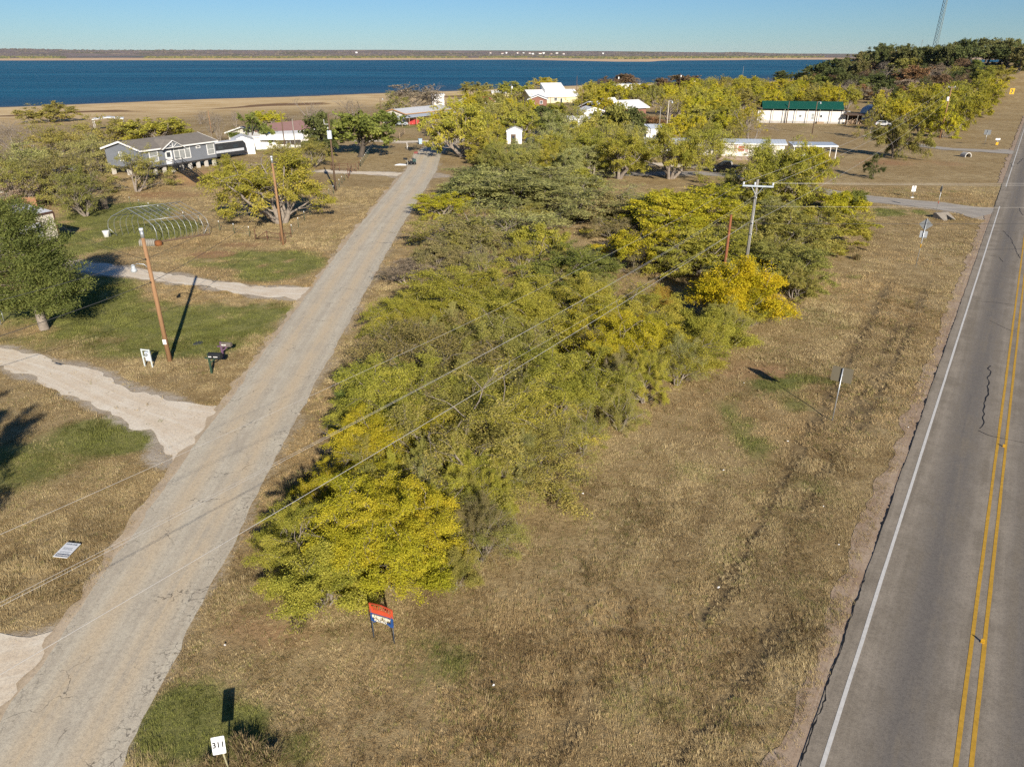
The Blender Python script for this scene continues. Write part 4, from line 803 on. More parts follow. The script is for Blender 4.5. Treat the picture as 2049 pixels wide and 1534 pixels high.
for key, bu, bv, tv, m, r, lab in [
    ('a', 571, 300, 226, DARKWOOD, .13, 'thin dark pole in front of the red brown roof, left of a shorter one'), ('b', 592, 300, 238, GREYWOOD, .12, 'shorter grey pole in front of the white canopies'), ('c', 424, 268, 222, POLEWOOD, .15, 'lone brown pole on the lake flats behind the grey house'),
    ('e', 1163, 238, 188, DARKWOOD, .14, 'dark pole rising from trees left of the white garage'), ('f', 1153, 205, 152, DARKWOOD, .13, 'slim dark pole against the lake right of the yellow house'), ('g', 1316, 292, 213, GREYWOOD, .12, 'plain pale pole without a lamp behind the trailer home'),
    ('h', 1331, 290, 201, mat('pale pole', (.5, .45, .36), .7), .12, 'taller pale pole with a lamp behind the trailer home'), ('i', 1573, 247, 203, DARKWOOD, .17, 'dark pole standing against the green roof'), ('j', 1625, 268, 203, DARKWOOD, .15, 'brown pole with a small lamp in front of the white door'),
    ('k', 1880, 277, 172, POLEWOOD, .17, 'brown pole with transformer can at the edge of the yellow thicket'), ('m', 1234, 200, 150, DARKWOOD, .14, 'pole with a white fitting beside the brown crown at the lake'), ('n', 1358, 190, 147, DARKWOOD, .14, 'pole with pale fitting between two brown crowns'),
    ('o', 1023, 212, 168, GREYWOOD, .13, 'pole with a white fitting above the mesquites left of the yellow house'), ('q', 1101, 225, 196, GREYWOOD, .2, 'stubby weathered post by the brick wing'), ('r', 782, 262, 226, GREYWOOD, .13, 'grey post with white lamps by the rail fence'),
    ('s', 763, 236, 196, DARKWOOD, .12, 'thin lamp pole in the bare trees above the low house'), ('t', 1485, 160, 133, GREYWOOD, .2, 'small pale mast at the lake shore over the yellow trees')]:
    POLES[key], hh_ = pole(lab, bu, bv, tv, m, r); POLES[key + 'h'] = hh_
for k_, dx, dy in (('h', .8, 0), ('j', .9, 0), ('s', .9, 0)): lamp_arm(POLES[k_], POLES[k_ + 'h'], POLES[k_ + 'h'] - .5, dx, dy)
for k_ in ('m', 'n', 'o'): MB().lathe([(.25, 0), (.3, .1), (.3, .9), (.2, 1.0)], (.35, -.1, POLES[k_ + 'h'] - 1.9), 10).build('transformer', WHITE, POLES[k_])
for i, (dx, dz) in enumerate(((0, -.2), (.35, -.9), (-.3, -.9), (.4, -1.6))): MB().lathe([(.12, 0), (.38, -.25), (.36, -.5)], (dx, -.2, POLES['rh'] + dz), 10).build('lamp', WHITE, POLES['r'])
kh = POLES['kh']; MB().lathe([(.2, 0), (.3, .08), (.3, .95), (.22, 1.05)], (-.45, -.2, kh - 3.6), 12).build('transformer', WHITE, POLES['k'])
MB().bar((-.9, 0, kh - .35), (.9, 0, kh - .35), .12).build('crossarm', GREYWOOD, POLES['k'])
for dx in (-.8, .8): MB().lathe([(.05, 0), (.09, .05), (.09, .2), (.03, .26)], (dx, 0, kh - .29), 8).build('insulator', WHITECER, POLES['k'])
for lab, bu, bv, tv in (('dark pole on the oak hill below the lattice tower', 1831, 150, 80), ('leaning dark pole at the hill crest right of the oaks', 1994, 139, 79)):
    t_, hh_ = pole(lab, bu, bv, tv, DARKWOOD, .26)
    MB().bar((-1.1, 0, hh_ - .8), (1.1, 0, hh_ - .8), .2).build('crossarm', DARKWOOD, t_)
# main crossarm pole in the thicket
PB = Vector((22.0, 65.4, 0)); mp, mh = pole('weathered grey pole with pale crossarm standing in the thicket', 0, 0, 362, GREYWOOD, .17, base=PB, hz_=9.75)
ca = R(-14); cd = Vector((math.cos(ca), math.sin(ca), 0)); cz = mh - .55; off = Vector((0, -.2, 0))
MB().bar(off + cd * -1.3 + Vector((0, 0, cz)), off + cd * 1.35 + Vector((0, 0, cz)), .16, .13).build('crossarm', mat('pale crossarm', (.45, .5, .53), .5, .1), mp)
ins = []
for s in (-1.22, -.25, 1.28):
    q = off + cd * s + Vector((0, 0, cz + .08)); MB().lathe([(.05, 0), (.1, .06), (.06, .12), (.1, .18), (.04, .26)], q, 10).build('insulator', WHITECER, mp); ins.append(PB + q + Vector((0, 0, .2)))
MB().bar(off + cd * .5 + Vector((0, 0, cz - .06)), Vector((.05, -.12, cz - .75)), .06).bar(off + cd * -.5 + Vector((0, 0, cz - .06)), Vector((-.05, -.12, cz - .75)), .06).build('brace', STEEL, mp)
MB().tube([(0, -.16, .6), (.03, -.16, mh - 1.2)], .025, 5).build('conduit', STEEL, mp)
for zz in (cz - 1.0, 5.9, 4.9): MB().tube([(0, -.1, zz), (0, -.32, zz)], .05, 6).build('bracket', WHITECER, mp)
pole('short red brown pole stub just left of the crossarm pole', 0, 0, 432, mat('red brown pole', (.24, .09, .04), .85, .2, 3), .15, base=Vector((19.6, 64.0, 0)), hz_=6.9)
# wires
WIRE = mat('bare aluminium wire', (.58, .55, .5), .45, .08, 3, .3); WIREB = mat('black cable', (.05, .05, .05), .6)
def wire(label, a, b, sag, r=.011, m=None, cat='power line'):
    n = 40; pts = [a.lerp(b, i / n) - Vector((0, 0, 4 * sag * (i / n) * (1 - i / n))) for i in range(n + 1)]
    c = (a + b) / 2; rt = tag(MB().tube([p - a for p in pts], r, 5).build('power_line', m or WIRE), label, cat); rt.location = a; return rt
NP = PB + Vector((-58, -81.5, 0)) * 1.02
def far_(z, o): return Vector((NP.x, NP.y, z)) + Vector((.815, -.58, 0)) * o
wire('pale wire from the left end of the crossarm to the lower left', ins[0], far_(9.1, -1.4), 1.6, .006)
wire('pale wire from the pole just below its crossarm to the lower left', PB + Vector((0, -.3, cz - 1.0)), far_(8.0, 0), 1.6, .0055)
wire('pale wire from the right end of the crossarm to the lower left', ins[2], far_(8.9, 1.4), 1.9, .006)
wire('thickest pale cable hanging lowest across the road and thicket', PB + Vector((0, -.3, 6.3)), far_(5.0, .3), 1.0, .0115)
wire('dark thin cable just under the thickest pale cable', PB + Vector((0, -.3, 6.15)), far_(6.0, .3) + Vector((60, 82, .2)) * .6, .1, .006)
E = Vector((112, 66.5, 0))
wire('wire running right from the crossarm middle over the side road', ins[1], E + Vector((0, 1.2, 9.9)), .35, .007); wire('wire running right from the crossarm end over the side road', ins[2], E + Vector((0, 0, 9.6)), .35, .007)
wire('lower pale wire running right from the crossarm pole', PB + Vector((0, -.3, cz - 1.75)), E + Vector((0, 0, 7.9)), .4, .006); wire('black cable running right from the crossarm pole over the highway', PB + Vector((0, -.3, 5.9)), E + Vector((0, 0, 6.9)), .5, .017, WIREB)
kp = POLES['k'].location
wire('upper wire climbing from the crossarm pole to the transformer pole', ins[0], kp + Vector((-.8, 0, kh - .1)), 1.6, .011); wire('middle wire climbing from the crossarm pole to the transformer pole', ins[2], kp + Vector((.8, 0, kh - .1)), 1.6, .011); wire('lowest wire climbing from the crossarm pole to the transformer pole', PB + Vector((0, 0, 5.9)), kp + Vector((0, 0, kh - 3)), 1.6, .012)
l1 = Vector(s1.location)
a_ = l1 + Vector((0, -.35, h1 - 2.0)); b_ = l1 + Vector((0, -.35, h1 - 3.6))
wire('upper black cable from the lamp pole to the lower left', a_, l1 + Vector((-22, -22, 6.6)), .8, .016, WIREB); wire('lower black cable from the lamp pole to the lower left', b_, l1 + Vector((-17, -24, 5.2)), .8, .02, WIREB)
l2 = Vector(s2.location); wire('upper black cable from the lamp pole to the sleeve topped pole', a_, l2 + Vector((0, 0, h2_ - 3.2)), .5, .013, WIREB); wire('lower black cable from the lamp pole to the sleeve topped pole', b_, l2 + Vector((0, 0, h2_ - 4.6)), .5, .016, WIREB)
l3 = Vector(s3.location); wire('black cable between the sleeve topped pole and the box pole', l2 + Vector((0, 0, h2_ - 3.2)), l3 + Vector((0, 0, h3 - 2.2)), .6, .016, WIREB)
wire('black cable from the lamp pole to the tan workshop', a_, Vector((pr.x - 1, pr.y - .5, 3.7)), .5, .014, WIREB)

# lattice tower
TP = Vector(((1868 - CX) / 1567 * 600, 600, 8)); tw = thing('lattice_tower', 'tall thin teal grey lattice radio tower behind the oak hill', 'tower', TP, 0)
TEAL = mat('teal grey tower steel', (.2, .28, .3), .6, .1); HT = 85
legs = [Vector((math.cos(a), math.sin(a), 0)) for a in (.3, 2.4, 4.5)]
def wid(z): return 2.3 - 1.1 * z / HT
for d_ in legs: MB().bar(d_ * wid(0) + Vector((0, 0, -3)), d_ * wid(HT) + Vector((0, 0, HT)), .26).build('leg', TEAL, tw)
k = MB(); z_ = 0
while z_ < HT - 3:
    for i in range(3):
        a, b = legs[i], legs[(i + 1) % 3]; k.bar(a * wid(z_) + Vector((0, 0, z_)), b * wid(z_ + 2.6) + Vector((0, 0, z_ + 2.6)), .15); k.bar(b * wid(z_) + Vector((0, 0, z_)), a * wid(z_ + 2.6) + Vector((0, 0, z_ + 2.6)), .15); k.bar(a * wid(z_) + Vector((0, 0, z_)), b * wid(z_) + Vector((0, 0, z_)), .14)
    z_ += 2.6
k.build('bracing', TEAL, tw)

# signs
def text(body, size, m, parent, M, ext=.004, name='lettering', sx=1.0, bold=0.0):
    c = bpy.data.curves.new('lettering', 'FONT'); c.body = body; c.size = size; c.align_x = 'CENTER'; c.align_y = 'CENTER'; c.extrude = ext; c.offset = bold
    o = bpy.data.objects.new('tmp', c); COL.objects.link(o); dg = bpy.context.evaluated_depsgraph_get(); me = bpy.data.meshes.new_from_object(o.evaluated_get(dg)); bpy.data.objects.remove(o)
    me.transform(M @ Matrix.Diagonal((sx, 1, 1, 1))); me.materials.clear(); me.materials.append(m); o = link(bpy.data.objects.new(name, me)); o.parent = parent; return o
UP = Matrix.Rotation(math.pi / 2, 4, 'X')
def plate(w, h, corner=.04, diamond=False, t=.006):
    if diamond: return [(0, -h / 2), (w / 2, 0), (0, h / 2), (-w / 2, 0)]
    o = []
    for sx, sy, a0 in ((1, 1, 0), (-1, 1, 90), (-1, -1, 180), (1, -1, 270)):
        for k in range(4): a = R(a0 + 30 * k); o.append((sx * (w / 2 - corner) + corner * math.cos(a), sy * (h / 2 - corner) + corner * math.sin(a)))
    return o
BLKINK = mat('black lettering', (.02, .02, .022), .6, .1)
# county road sign
p = G(457, 1537); rs = thing('road_number_sign', 'small leaning white road number sign in tall grass', 'sign', p, R(10)); rs.scale = (.84, .84, .9); tilt = Matrix.Rotation(R(-4), 4, 'Y')
MB().tube([(0, .05, -.2), (-.09, .02, 1.25)], .035, 8).build('post', mat('thin wooden stake', (.36, .33, .2), .8), rs)
Mp = Matrix.Translation((-.13, -.02, 1.2)) @ Matrix.Rotation(R(-3), 4, 'Y') @ Matrix.Rotation(R(-22), 4, 'X')
pn = MB().prism(plate(.46, .62, .03), 'y', -.006, .006, Mp).build('panel', mat('white sign face', (.74, .75, .75), .4, .05), rs)
GREYINK = mat('faded grey lettering', (.2, .2, .21), .6, .1)
text('STEPHENS', .092, GREYINK, pn, Mp @ Matrix.Translation((0, -.009, .21)) @ UP, .002); text('311', .27, BLKINK, pn, Mp @ Matrix.Translation((0, -.009, .015)) @ UP, .002, sx=1.08, bold=.009); text('COUNTY', .1, GREYINK, pn, Mp @ Matrix.Translation((0, -.009, -.185)) @ UP, .002)
# Sunset View Road sign
pa = G(748, 1274); pb = G(789, 1287); d_ = pb - pa; ss = thing('road_name_sign', 'metal road name sign with orange red sunburst on blue posts', 'sign', pa, math.atan2(d_.y, d_.x)); W_ = d_.length; ss.scale = (1, 1, .88)
ORED = mat('orange red panel', (.52, .075, .03), .5, .1); BLUEP = mat('blue painted steel', (.02, .07, .22), .5, .2); CREAM = mat('cream letters', (.72, .68, .55), .6, .06)
for xx in (0, W_): MB().tube([(xx, 0, -.2), (xx, 0, 1.5 if xx else 1.62)], .02, 8).build('post', mat('dull blue post', (.06, .075, .1), .6, .25, 6), ss)
MB().box(0, W_, -.022, .022, 1.0, 1.04).box(0, W_, -.022, .022, 1.36, 1.39).box(-.03, .06, -.021, .021, .95, 1.36).box(W_ - .06, W_ + .03, -.021, .021, .9, 1.36).prism([(.06, 1.0), (.25, 1.0), (.06, .86)], 'y', -.018, .018).prism([(W_ - .06, 1.0), (W_ - .06, .86), (W_ - .25, 1.0)], 'y', -.018, .018).build('frame', BLUEP, ss)
k = MB(); cx_, z0_ = W_ / 2, 1.391
arc = [(cx_ + .5 * W_ * math.cos(R(a)) * 1.02, z0_ + .24 * math.sin(R(a))) for a in range(0, 181, 12)]; k.prism(arc, 'y', -.012, .012)
n_ = 15
for i in range(n_ + 1):
    a = math.pi * i / n_; k.bar((cx_ + .46 * W_ * math.cos(a), 0, z0_ + .22 * math.sin(a)), (cx_ + .53 * W_ * math.cos(a), 0, z0_ + .2 + .22 * math.sin(a) ** .6), .035 if i not in (0, n_) else .02, .018)
k.prism([(-.05, z0_), (.05, z0_), (.02, z0_ + .47), (-.06, z0_ + .47)], 'y', -.011, .011).prism([(W_ - .06, z0_), (W_ + .05, z0_), (W_ + .05, z0_ + .4), (W_ - .02, z0_ + .43)], 'y', -.011, .011); k.bar((-.06, 0, z0_ + .47), (W_ * .5, 0, z0_ + .52), .06, .02); k.bar((W_ * .5, 0, z0_ + .52), (W_ + .05, 0, z0_ + .42), .06, .02); k.build('sunburst_panel', ORED, ss)
text('SUNSET VIEW', .2, CREAM, ss, Matrix.Translation((W_ / 2, -.04, 1.26)) @ UP, .012, sx=W_ / 1.42, bold=.004); text('ROAD', .19, CREAM, ss, Matrix.Translation((W_ / 2 - .04, -.04, 1.08)) @ UP, .012)
# sign backs along the highway
def back_sign(name, label, bu, bv, tv, panels, lean=.0, face=None, post=.035, m=None):
    p = G(bu, bv); h = ztop(p, tv) - p.z; rt = thing(name, label, 'sign', p, -TH if face is None else face); MB().tube([(0, 0, -.3), (lean, 0, h)], post, 8).build('post', STEEL, rt)
    for (w, hh, zc, dia, mm, xo) in panels:
        o = MB().prism(plate(w, hh, .05, dia), 'y', .05, .058, Matrix.Translation((lean + xo, 0, h - zc))).build('panel', mm, rt); MB().box(lean - .06 + xo, lean + .06 + xo, .0, .049, h - zc - .05, h - zc + .05).build('bracket', STEEL, o)
    return rt, h
TANBACK = mat('tan sign back', (.15, .13, .09), .6, .06, 2)
back_sign('road_sign', 'tan backed rectangular sign on a thin post nearest the camera by the highway', 1665, 841, 737, [(1.15, .92, .42, False, TANBACK, 0)])
t_, hh_ = back_sign('road_sign', 'grey backed diamond sign with a square plate below it', 1832, 534, 437, [(1.25, 1.25, .62, True, ALU, 0), (.68, .68, 1.62, False, mat('pale sign back', (.36, .38, .4), .5, .1), 0)])
MB().tube([(0, 0, 2.0), (0, 0, 2.4)], .045, 8).build('reflector', mat('yellow reflector', (.6, .33, .01), .5), t_)
t_, hh_ = back_sign('stop_sign_post', 'sign post with an edge-on panel beside the culvert headwall', 1873, 424, 371, [], face=R(80)); MB().prism(plate(.75, .75, .2), 'y', .05, .058, Matrix.Translation((0, 0, hh_ - .5))).build('panel', ALU, t_)
MB().tube([(0, 0, hh_ - 2.45), (0, 0, hh_ - 2.1)], .055, 8).build('reflector', mat('red reflector', (.35, .06, .02), .5), t_)
back_sign('road_sign', 'grey sign back beyond the second side road', 1969, 292, 260, [(1.35, 1.1, .55, False, ALU, 0)]); 
t_, hh_ = back_sign('small_marker', 'small white marker sign with yellow tag by the second side road', 1994, 291, 277, [(1.1, .4, .2, False, WHITE, 0)], face=R(0)); MB().box(-.3, .3, -.05, -.03, .1, .7).build('tag', mat('yellow reflector', (.6, .33, .01)), t_)
t_, hh_ = back_sign('small_sign', 'small white sign on a short post beside the side road', 1825, 396, 372, [(.62, .85, .43, False, WHITE, 0)], face=0); MB().box(-.25, .25, -.1, .1, 0, .12).build('footing', WHITE, t_)
t_, hh_ = back_sign('curve_sign', 'yellow chevron sign on the grassy slope of the hill', 2022, 196, 177, [(1.9, 2.3, 1.15, False, mat('yellow sign face', (.62, .36, .01), .5, .05), 0)], face=0); MB().bar((-.5, .04, hh_ - .45), (.35, .04, hh_ - 1.15), .04, .3).bar((.35, .04, hh_ - 1.15), (-.5, .04, hh_ - 1.85), .04, .3).build('chevron', BLKINK, t_)
# fallen estate sign
c_ = [onplane(*q, .06) for q in ((107, 1117), (134, 1120), (162, 1090), (136, 1088))]; es = thing('yard_sign', 'white printed yard sign lying face up in dry grass', 'sign', c_[0], 0)
ex, ey = c_[1] - c_[0], c_[3] - c_[0]; ux, uy = ex.normalized(), (ey - ex.normalized() * ey.dot(ex.normalized())).normalized(); Wd, Hd = ex.length * 1.05, ey.length * .98; shear = ey.dot(ux) / max(ey.length, .01)
Ms = Matrix(((ux.x, uy.x * .9 + ux.x * .35, 0, 0), (ux.y, uy.y * .9 + ux.y * .35, 0, 0), (0, .02, 1, .10), (0, 0, 0, 1)))
Ms = Matrix(((ux.x, ey.x / ey.length, 0, 0), (ux.y, ey.y / ey.length, 0, 0), (0, 0, 1, .10), (0, 0, 0, 1)))
pn = MB().box(0, Wd, 0, Hd, 0, .02, Ms).build('panel', mat('white sign face', (.74, .75, .75)), es); NAVY = mat('navy print', (.012, .03, .07), .5, .1)
MB().box(.1 * Wd, .98 * Wd, .05 * Hd, .23 * Hd, .0205, .024, Ms).build('blue_band', NAVY, pn)
k = MB(); x_ = .16
for wv in (.07, .05, .05, .06, .04, .07, .05, .06, .05): k.box(x_ * Wd, (x_ + wv) * Wd, .09 * Hd, .18 * Hd, .0245, .028, Ms); x_ += wv + .035
k.build('lettering', WHITE, pn)
k = MB(); x_ = .1
for wv in (.09, .1, .12, .05, .1, .16): k.box(x_ * Wd, (x_ + wv) * Wd, .84 * Hd, .93 * Hd, .0205, .024, Ms); x_ += wv + .03
for zz in (.3, .36, .5, .56, .62):
    x_ = .16
    while x_ < .78: wv = fr.uniform(.04, .12); k.box(x_ * Wd, (x_ + wv) * Wd, zz * Hd, (zz + .03) * Hd, .0205, .024, Ms); x_ += wv + .03
k.build('lettering', mat('grey print', (.24, .27, .3), .6), pn)
for xx in (.2, .8): MB().tube([Ms @ Vector((xx * Wd, Hd, .01)), Ms @ Vector((xx * Wd, Hd + .12, -.08))], .012, 6).build('stake', STEEL, es)

# mailboxes
def mailbox(label, bu, bv, h, m, pm, L=.52, ang=0.0, wd=.2, tall=1.0, arm=False, marks=(), group=None):
    p = G(bu, bv); rt = thing('mailbox', label, 'mailbox', p, ang); k = MB(); k.box(-.06, .06, -.06, .06, -.2, h + (.25 if arm else -.14)); k.build('post', pm, rt)
    MB().bar((-.02, 0, h - .5), (.38, 0, h - .16), .08).box(-.3 if arm else -.05, .5, -.05, .05, h - .14, h - .061).build('bracket', pm, rt)
    o = [(-wd / 2, 0), (wd / 2, 0)] + [(wd / 2 * math.cos(R(a)), .13 * tall + wd / 2 * math.sin(R(a))) for a in range(0, 181, 20)]
    MM = Matrix.Translation((.04, 0, h - .06)); b = MB().prism(o, 'x', 0, L, MM).build('box', m, rt); MB().prism([(a * 1.06, c * 1.04) for a, c in o], 'x', L + .001, L + .03, MM).build('door', m, rt)
    MB().box(.3, .32, -wd / 2 - .03, -wd / 2 - .015, h + .02, h + .2).build('flag', m, rt); k = MB()
    for x0, x1 in marks: k.box(x0, x1, -wd / 2 - .012, -wd / 2 - .002, h + .04, h + .1)
    if marks: k.build('lettering', WHITE, b)
    return rt
mailbox('large black mailbox with white lettering on a dark green post', 424, 747, 1.25, mat('black mailbox', (.018, .02, .022), .5, .15), mat('dark green post', (.03, .06, .035), .8, .25), .86, R(-6), .34, 1.6, True, [(.08, .18), (.2, .3), (.44, .5), (.52, .56), (.58, .64), (.66, .72)])
mailbox('smaller grey mailbox on a purple post behind the black one', 447, 716, 1.0, mat('grey brown mailbox', (.14, .12, .1), .5, .15), mat('purple post', (.13, .07, .12), .8, .25), .72, R(-6), .28, 1.2, True, [(.12, .22), (.24, .3), (.32, .44)])
# electric pedestal frame
p = G(298, 734); mt = thing('meter_stand', 'pale galvanised meter frame left of the leaning lamp pole', 'meter stand', p, R(-12)); PG = mat('pale galvanised', (.55, .6, .6), .45, .1)
for xx in (-.3, .3): MB().box(xx - .035, xx + .035, -.035, .035, -.2, 1.35).build('post', PG, mt)
MB().box(-.264, .264, -.03, .03, 1.25, 1.33).build('top_rail', PG, mt); MB().box(-.264, .264, -.03, .03, .75, .81).build('rail', PG, mt)
MB().box(-.15, .2, .036, .25, .45, 1.1).build('meter_box', mat('pale grey box', (.55, .6, .66)), mt); MB().lathe([(.12, 0), (.12, .1), (.06, .13)], (0, 0, 0), 12); k = MB(); k.tube([(.03, -.01, .95), (.03, -.12, .95)], .1, 12); k.build('meter', GREYGLASS, mt)
tag(MB().box(-.3, .3, -.3, .3, 0, .05).build('utility_cover', mat('dark cover', (.06, .065, .07), .7)), 'dark square utility cover set in the lawn near the mailboxes', 'utility cover').location = G(397, 687)

# hoop house frame
hoops = thing('hoop_frame', 'bare galvanised hoop house frame in the green yard', 'hoop frame', G(222, 474), 0); A0 = Vector(hoops.location); B0 = G(316, 486); C0 = G(420, 470)
wx = (B0 - A0); ly = (C0 - B0); N_ = 10; Hh = 3.7
def hp(t, s):       # t across, s along; straight legs, sloped rafters, as in the photo
    prof = [(0, 0), (-.01, .35), (.02, .52), (.12, .68), (.5, 1.0), (.88, .68), (.98, .52), (1.01, .35), (1, 0)]; a, z = prof[t]; q = wx * a + ly * s; return Vector((q.x, q.y, z * Hh))
for i in range(N_): MB().tube([hp(t, i / (N_ - 1)) for t in range(9)], .042 if i == 0 else .027, 6).build('hoop', STEEL, hoops)
for t in (3, 4, 5): MB().tube([hp(t, 0), hp(t, 1)], .03, 6).build('purlin', STEEL, hoops)
MB().tube([hp(1, 0) * .0 + Vector((0, 0, 1.0)), Vector((ly.x * .12, ly.y * .12, 0))], .03, 6).build('brace', STEEL, hoops); MB().tube([hp(8, 1) + Vector((0, 0, 1.2)), wx + ly * .86], .03, 6).build('brace', STEEL, hoops)
MB().bar(wx + Vector((0, 0, .12)), wx + ly + Vector((0, 0, .12)), .14).build('base_board', DARKWOOD, hoops)
k = thing('bucket', 'white plastic bucket at the near corner of the hoop frame', 'bucket', G(214, 474), 0); MB().lathe([(.2, 0), (.24, .4), (.26, .44)], (0, 0, 0), 14).build('tub', WHITE, k); MB().lathe([(.27, .441), (.27, .49), (.24, .5)], (0, 0, 0), 14).build('lid', WHITE, k); k.scale = (1.5, 1.5, 1.5)
k = MB(); 
for i in range(9): k.tube([(-.9 + .2 * i, -.35, .0), (-.9 + .2 * i, -.3, .5), (-.9 + .2 * i, 0, .68), (-.9 + .2 * i, .35, .5), (-.9 + .2 * i, .4, 0)], .1, 6)
tag(k.build('bark_log', GREYWOOD), 'grey furrowed log pile at the foot of the hoop frame', 'log').location = G(299, 491)
tag(MB().lathe([(.38, 0), (.42, .2), (.36, .5), (.12, .6)], (0, 0, 0), 12).build('rusty_drum', mat('rust', (.2, .075, .025), .9, .3)), 'rusty orange drum beside the grey log pile', 'drum').location = G(318, 491)

# fences
GREENP = mat('green steel post', (.05, .09, .05), .7, .2)
def wire_fence(label, pp, gap=3.2, h=1.25, pm=GREENP, top=True, mesh_=False, r=.03):
    pts = path_px(pp); rt = thing('wire_fence', label, 'fence', pts[0], 0); o = pts[0]; Q = []
    for a, b in zip(pts[:-1], pts[1:]):
        n = max(1, round((b - a).length / gap))
        for i in range(n): q = a.lerp(b, i / n); Q.append(Vector((q.x, q.y, float(H(q.x, q.y)))) - o)
    Q.append(pts[-1] - o)
    for q in Q:
        f = MB().tube([q - Vector((0, 0, .3)), q + Vector((rr_.gauss(0, .03), rr_.gauss(0, .03), h))], r, 5).build('post', pm, rt)
        if top: MB().tube([q + Vector((0, 0, h - .16)), q + Vector((0, 0, h + .03))], r * 1.5, 5).build('post_cap', WHITE, f)
    k = MB()
    for z_ in (.3, .6, .9, h - .1): k.tube([q + Vector((0, 0, z_)) for q in Q], .008, 3)
    k.build('wires', STEEL, rt)
wire_fence('wire fence on green posts with white tops from the pipe corner past the box pole', [(585, 470), (610, 442), (640, 412), (668, 388), (690, 362)])
wire_fence('wire fence on posts with white tops behind the hoop frame', [(262, 412), (300, 424), (340, 436), (400, 452), (440, 462), (500, 474)], 3.4)
wire_fence('wire fence from the cattle gate up toward the round oak', [(722, 334), (733, 318), (742, 305), (748, 296)], 3.0)
wire_fence('low chain link fence beside the cedar trunk', [(2, 650), (8, 642), (95, 622)], 3.0, 1.1, STEEL, False)
def pipe_fence(name, label, cat, segs, posts, h=1.25, braces=()):
    o = G(*posts[0]); rt = thing(name, label, cat, o, 0)
    for q in posts: q = G(*q) - o; MB().tube([q - Vector((0, 0, .3)), q + Vector((0, 0, h))], .055, 7).build('post', RUST, rt)
    for (a, za), (b, zb) in segs: MB().tube([G(*a) - o + Vector((0, 0, za)), G(*b) - o + Vector((0, 0, zb))], .04, 6).build('rail', RUST, rt)
    return rt
pipe_fence('pipe_corner', 'rusty pipe corner braces behind the sleeve topped pole', 'fence', [(((512, 480), .1), ((536, 483), 1.2)), (((536, 483), 1.15), ((562, 486), 1.0)), (((536, 483), .45), ((562, 486), .4)), (((572, 487), 1.2), ((583, 474), .4)), (((512, 480), .15), ((536, 483), .5))], [(512, 480), (536, 483), (562, 486), (572, 487), (583, 474)])
pipe_fence('cattle_gate', 'rusty pipe cattle gate across the upper drive', 'gate', [(((664, 342), 1.35), ((713, 344), 1.35)), (((664, 342), .95), ((713, 344), .95)), (((664, 342), .55), ((713, 344), .55)), (((664, 342), .2), ((713, 344), .2)), (((664, 342), .2), ((680, 343), 1.35)), (((697, 343), .2), ((697, 343), 1.35))], [(664, 342), (680, 343), (697, 343), (713, 344)], 1.5)
pipe_fence('pipe_brace', 'rusty pipe brace posts right of the cattle gate', 'fence', [(((697, 357), .2), ((704, 346), 1.3)), (((704, 352), 1.1), ((704, 346), 1.1)), (((718, 338), 1.3), ((722, 332), .3))], [(697, 357), (700, 352), (704, 346), (718, 340), (722, 332)], 1.5)
def rail_fence(label, pp):
    o = G(*pp[0]); rt = thing('rail_fence', label, 'fence', o, 0); Q = [q - o for q in path_px(pp)]
    for q in Q: MB().box(q.x - .07, q.x + .07, q.y - .07, q.y + .07, q.z - .2, q.z + 1.4).build('post', PLANK, rt)
    for z_ in (.45, .85, 1.25):
        for a, b in zip(Q[:-1], Q[1:]): MB().bar(a + Vector((0, -.08, z_)), b + Vector((0, -.08, z_)), .05, .15).build('rail', PLANK, rt)
rail_fence('pale wooden rail fence by the round green oak', [(770, 292), (785, 285), (800, 277), (810, 268)])

# roadside clutter
def wheelie(label, p, m, s=1.0):
    rt = thing('wheelie_bin', label, 'bin', p, R(20)); rt.scale = (s, s, s); MB().prism([(-.28, .06), (.28, .06), (.34, 1.0), (-.34, 1.0)], 'y', -.3, .3).build('body', m, rt, bevel=.02); MB().box(-.37, .37, -.36, .36, 1.001, 1.07).build('lid', m, rt)
    for xx in (-.24, .24): k = MB(); k.tube([(xx - .04, .3, .1), (xx + .04, .3, .1)], .1, 10); k.build('wheel', BLACKM, rt)
wheelie('pale blue grey roadside trash bin where the road bends', G(841, 289), mat('blue grey bin', (.34, .45, .55), .5, .1), 1.25)
wheelie('dark green bin in the roadside heap', G(829, 329), mat('dark green bin', (.03, .07, .065), .5, .2), .95)
mailbox('black mailbox in front of the roadside heap', 816, 333, 1.3, mat('black mailbox', (.018, .02, .022)), GREYWOOD, .7, R(170), .34, 1.4, False, [(.3, .45)])
mailbox('dull red mailbox on top of the roadside heap', 829, 322, 1.5, mat('dull red mailbox', (.2, .04, .035), .5), GREYWOOD, .7, R(10), .36, 1.4)
k = MB()
for i in range(7): c = Vector((rr_.gauss(0, .5), rr_.gauss(0, .4), .25)); k.lathe([(.05, -.28), (.32, -.15), (.36, .05), (.2, .3), (.06, .42)], c, 8)
tag(k.build('trash_bag', mat('black bags', (.02, .022, .024), .35, .2)), 'black trash bags heaped at the road edge', 'trash').location = G(824, 330)
tag(MB().prism([(-1.3, .05), (1.2, .05), (1.0, .16), (-.4, .3), (-1.2, .12)], 'y', -.5, .5).build('sheet_metal', WHITE), 'pale sheet lying on the grass left of the roadside heap', 'sheet').location = G(803, 331)
rt = thing('lot_stake', 'forked white stake at the shaded road bend', 'stake', G(815, 300), 0); MB().tube([(0, 0, -.1), (0, 0, 1.6)], .05, 6).build('post', WHITE, rt); MB().bar((0, 0, .5), (.5, 0, 1.3), .08).build('arm', WHITE, rt)
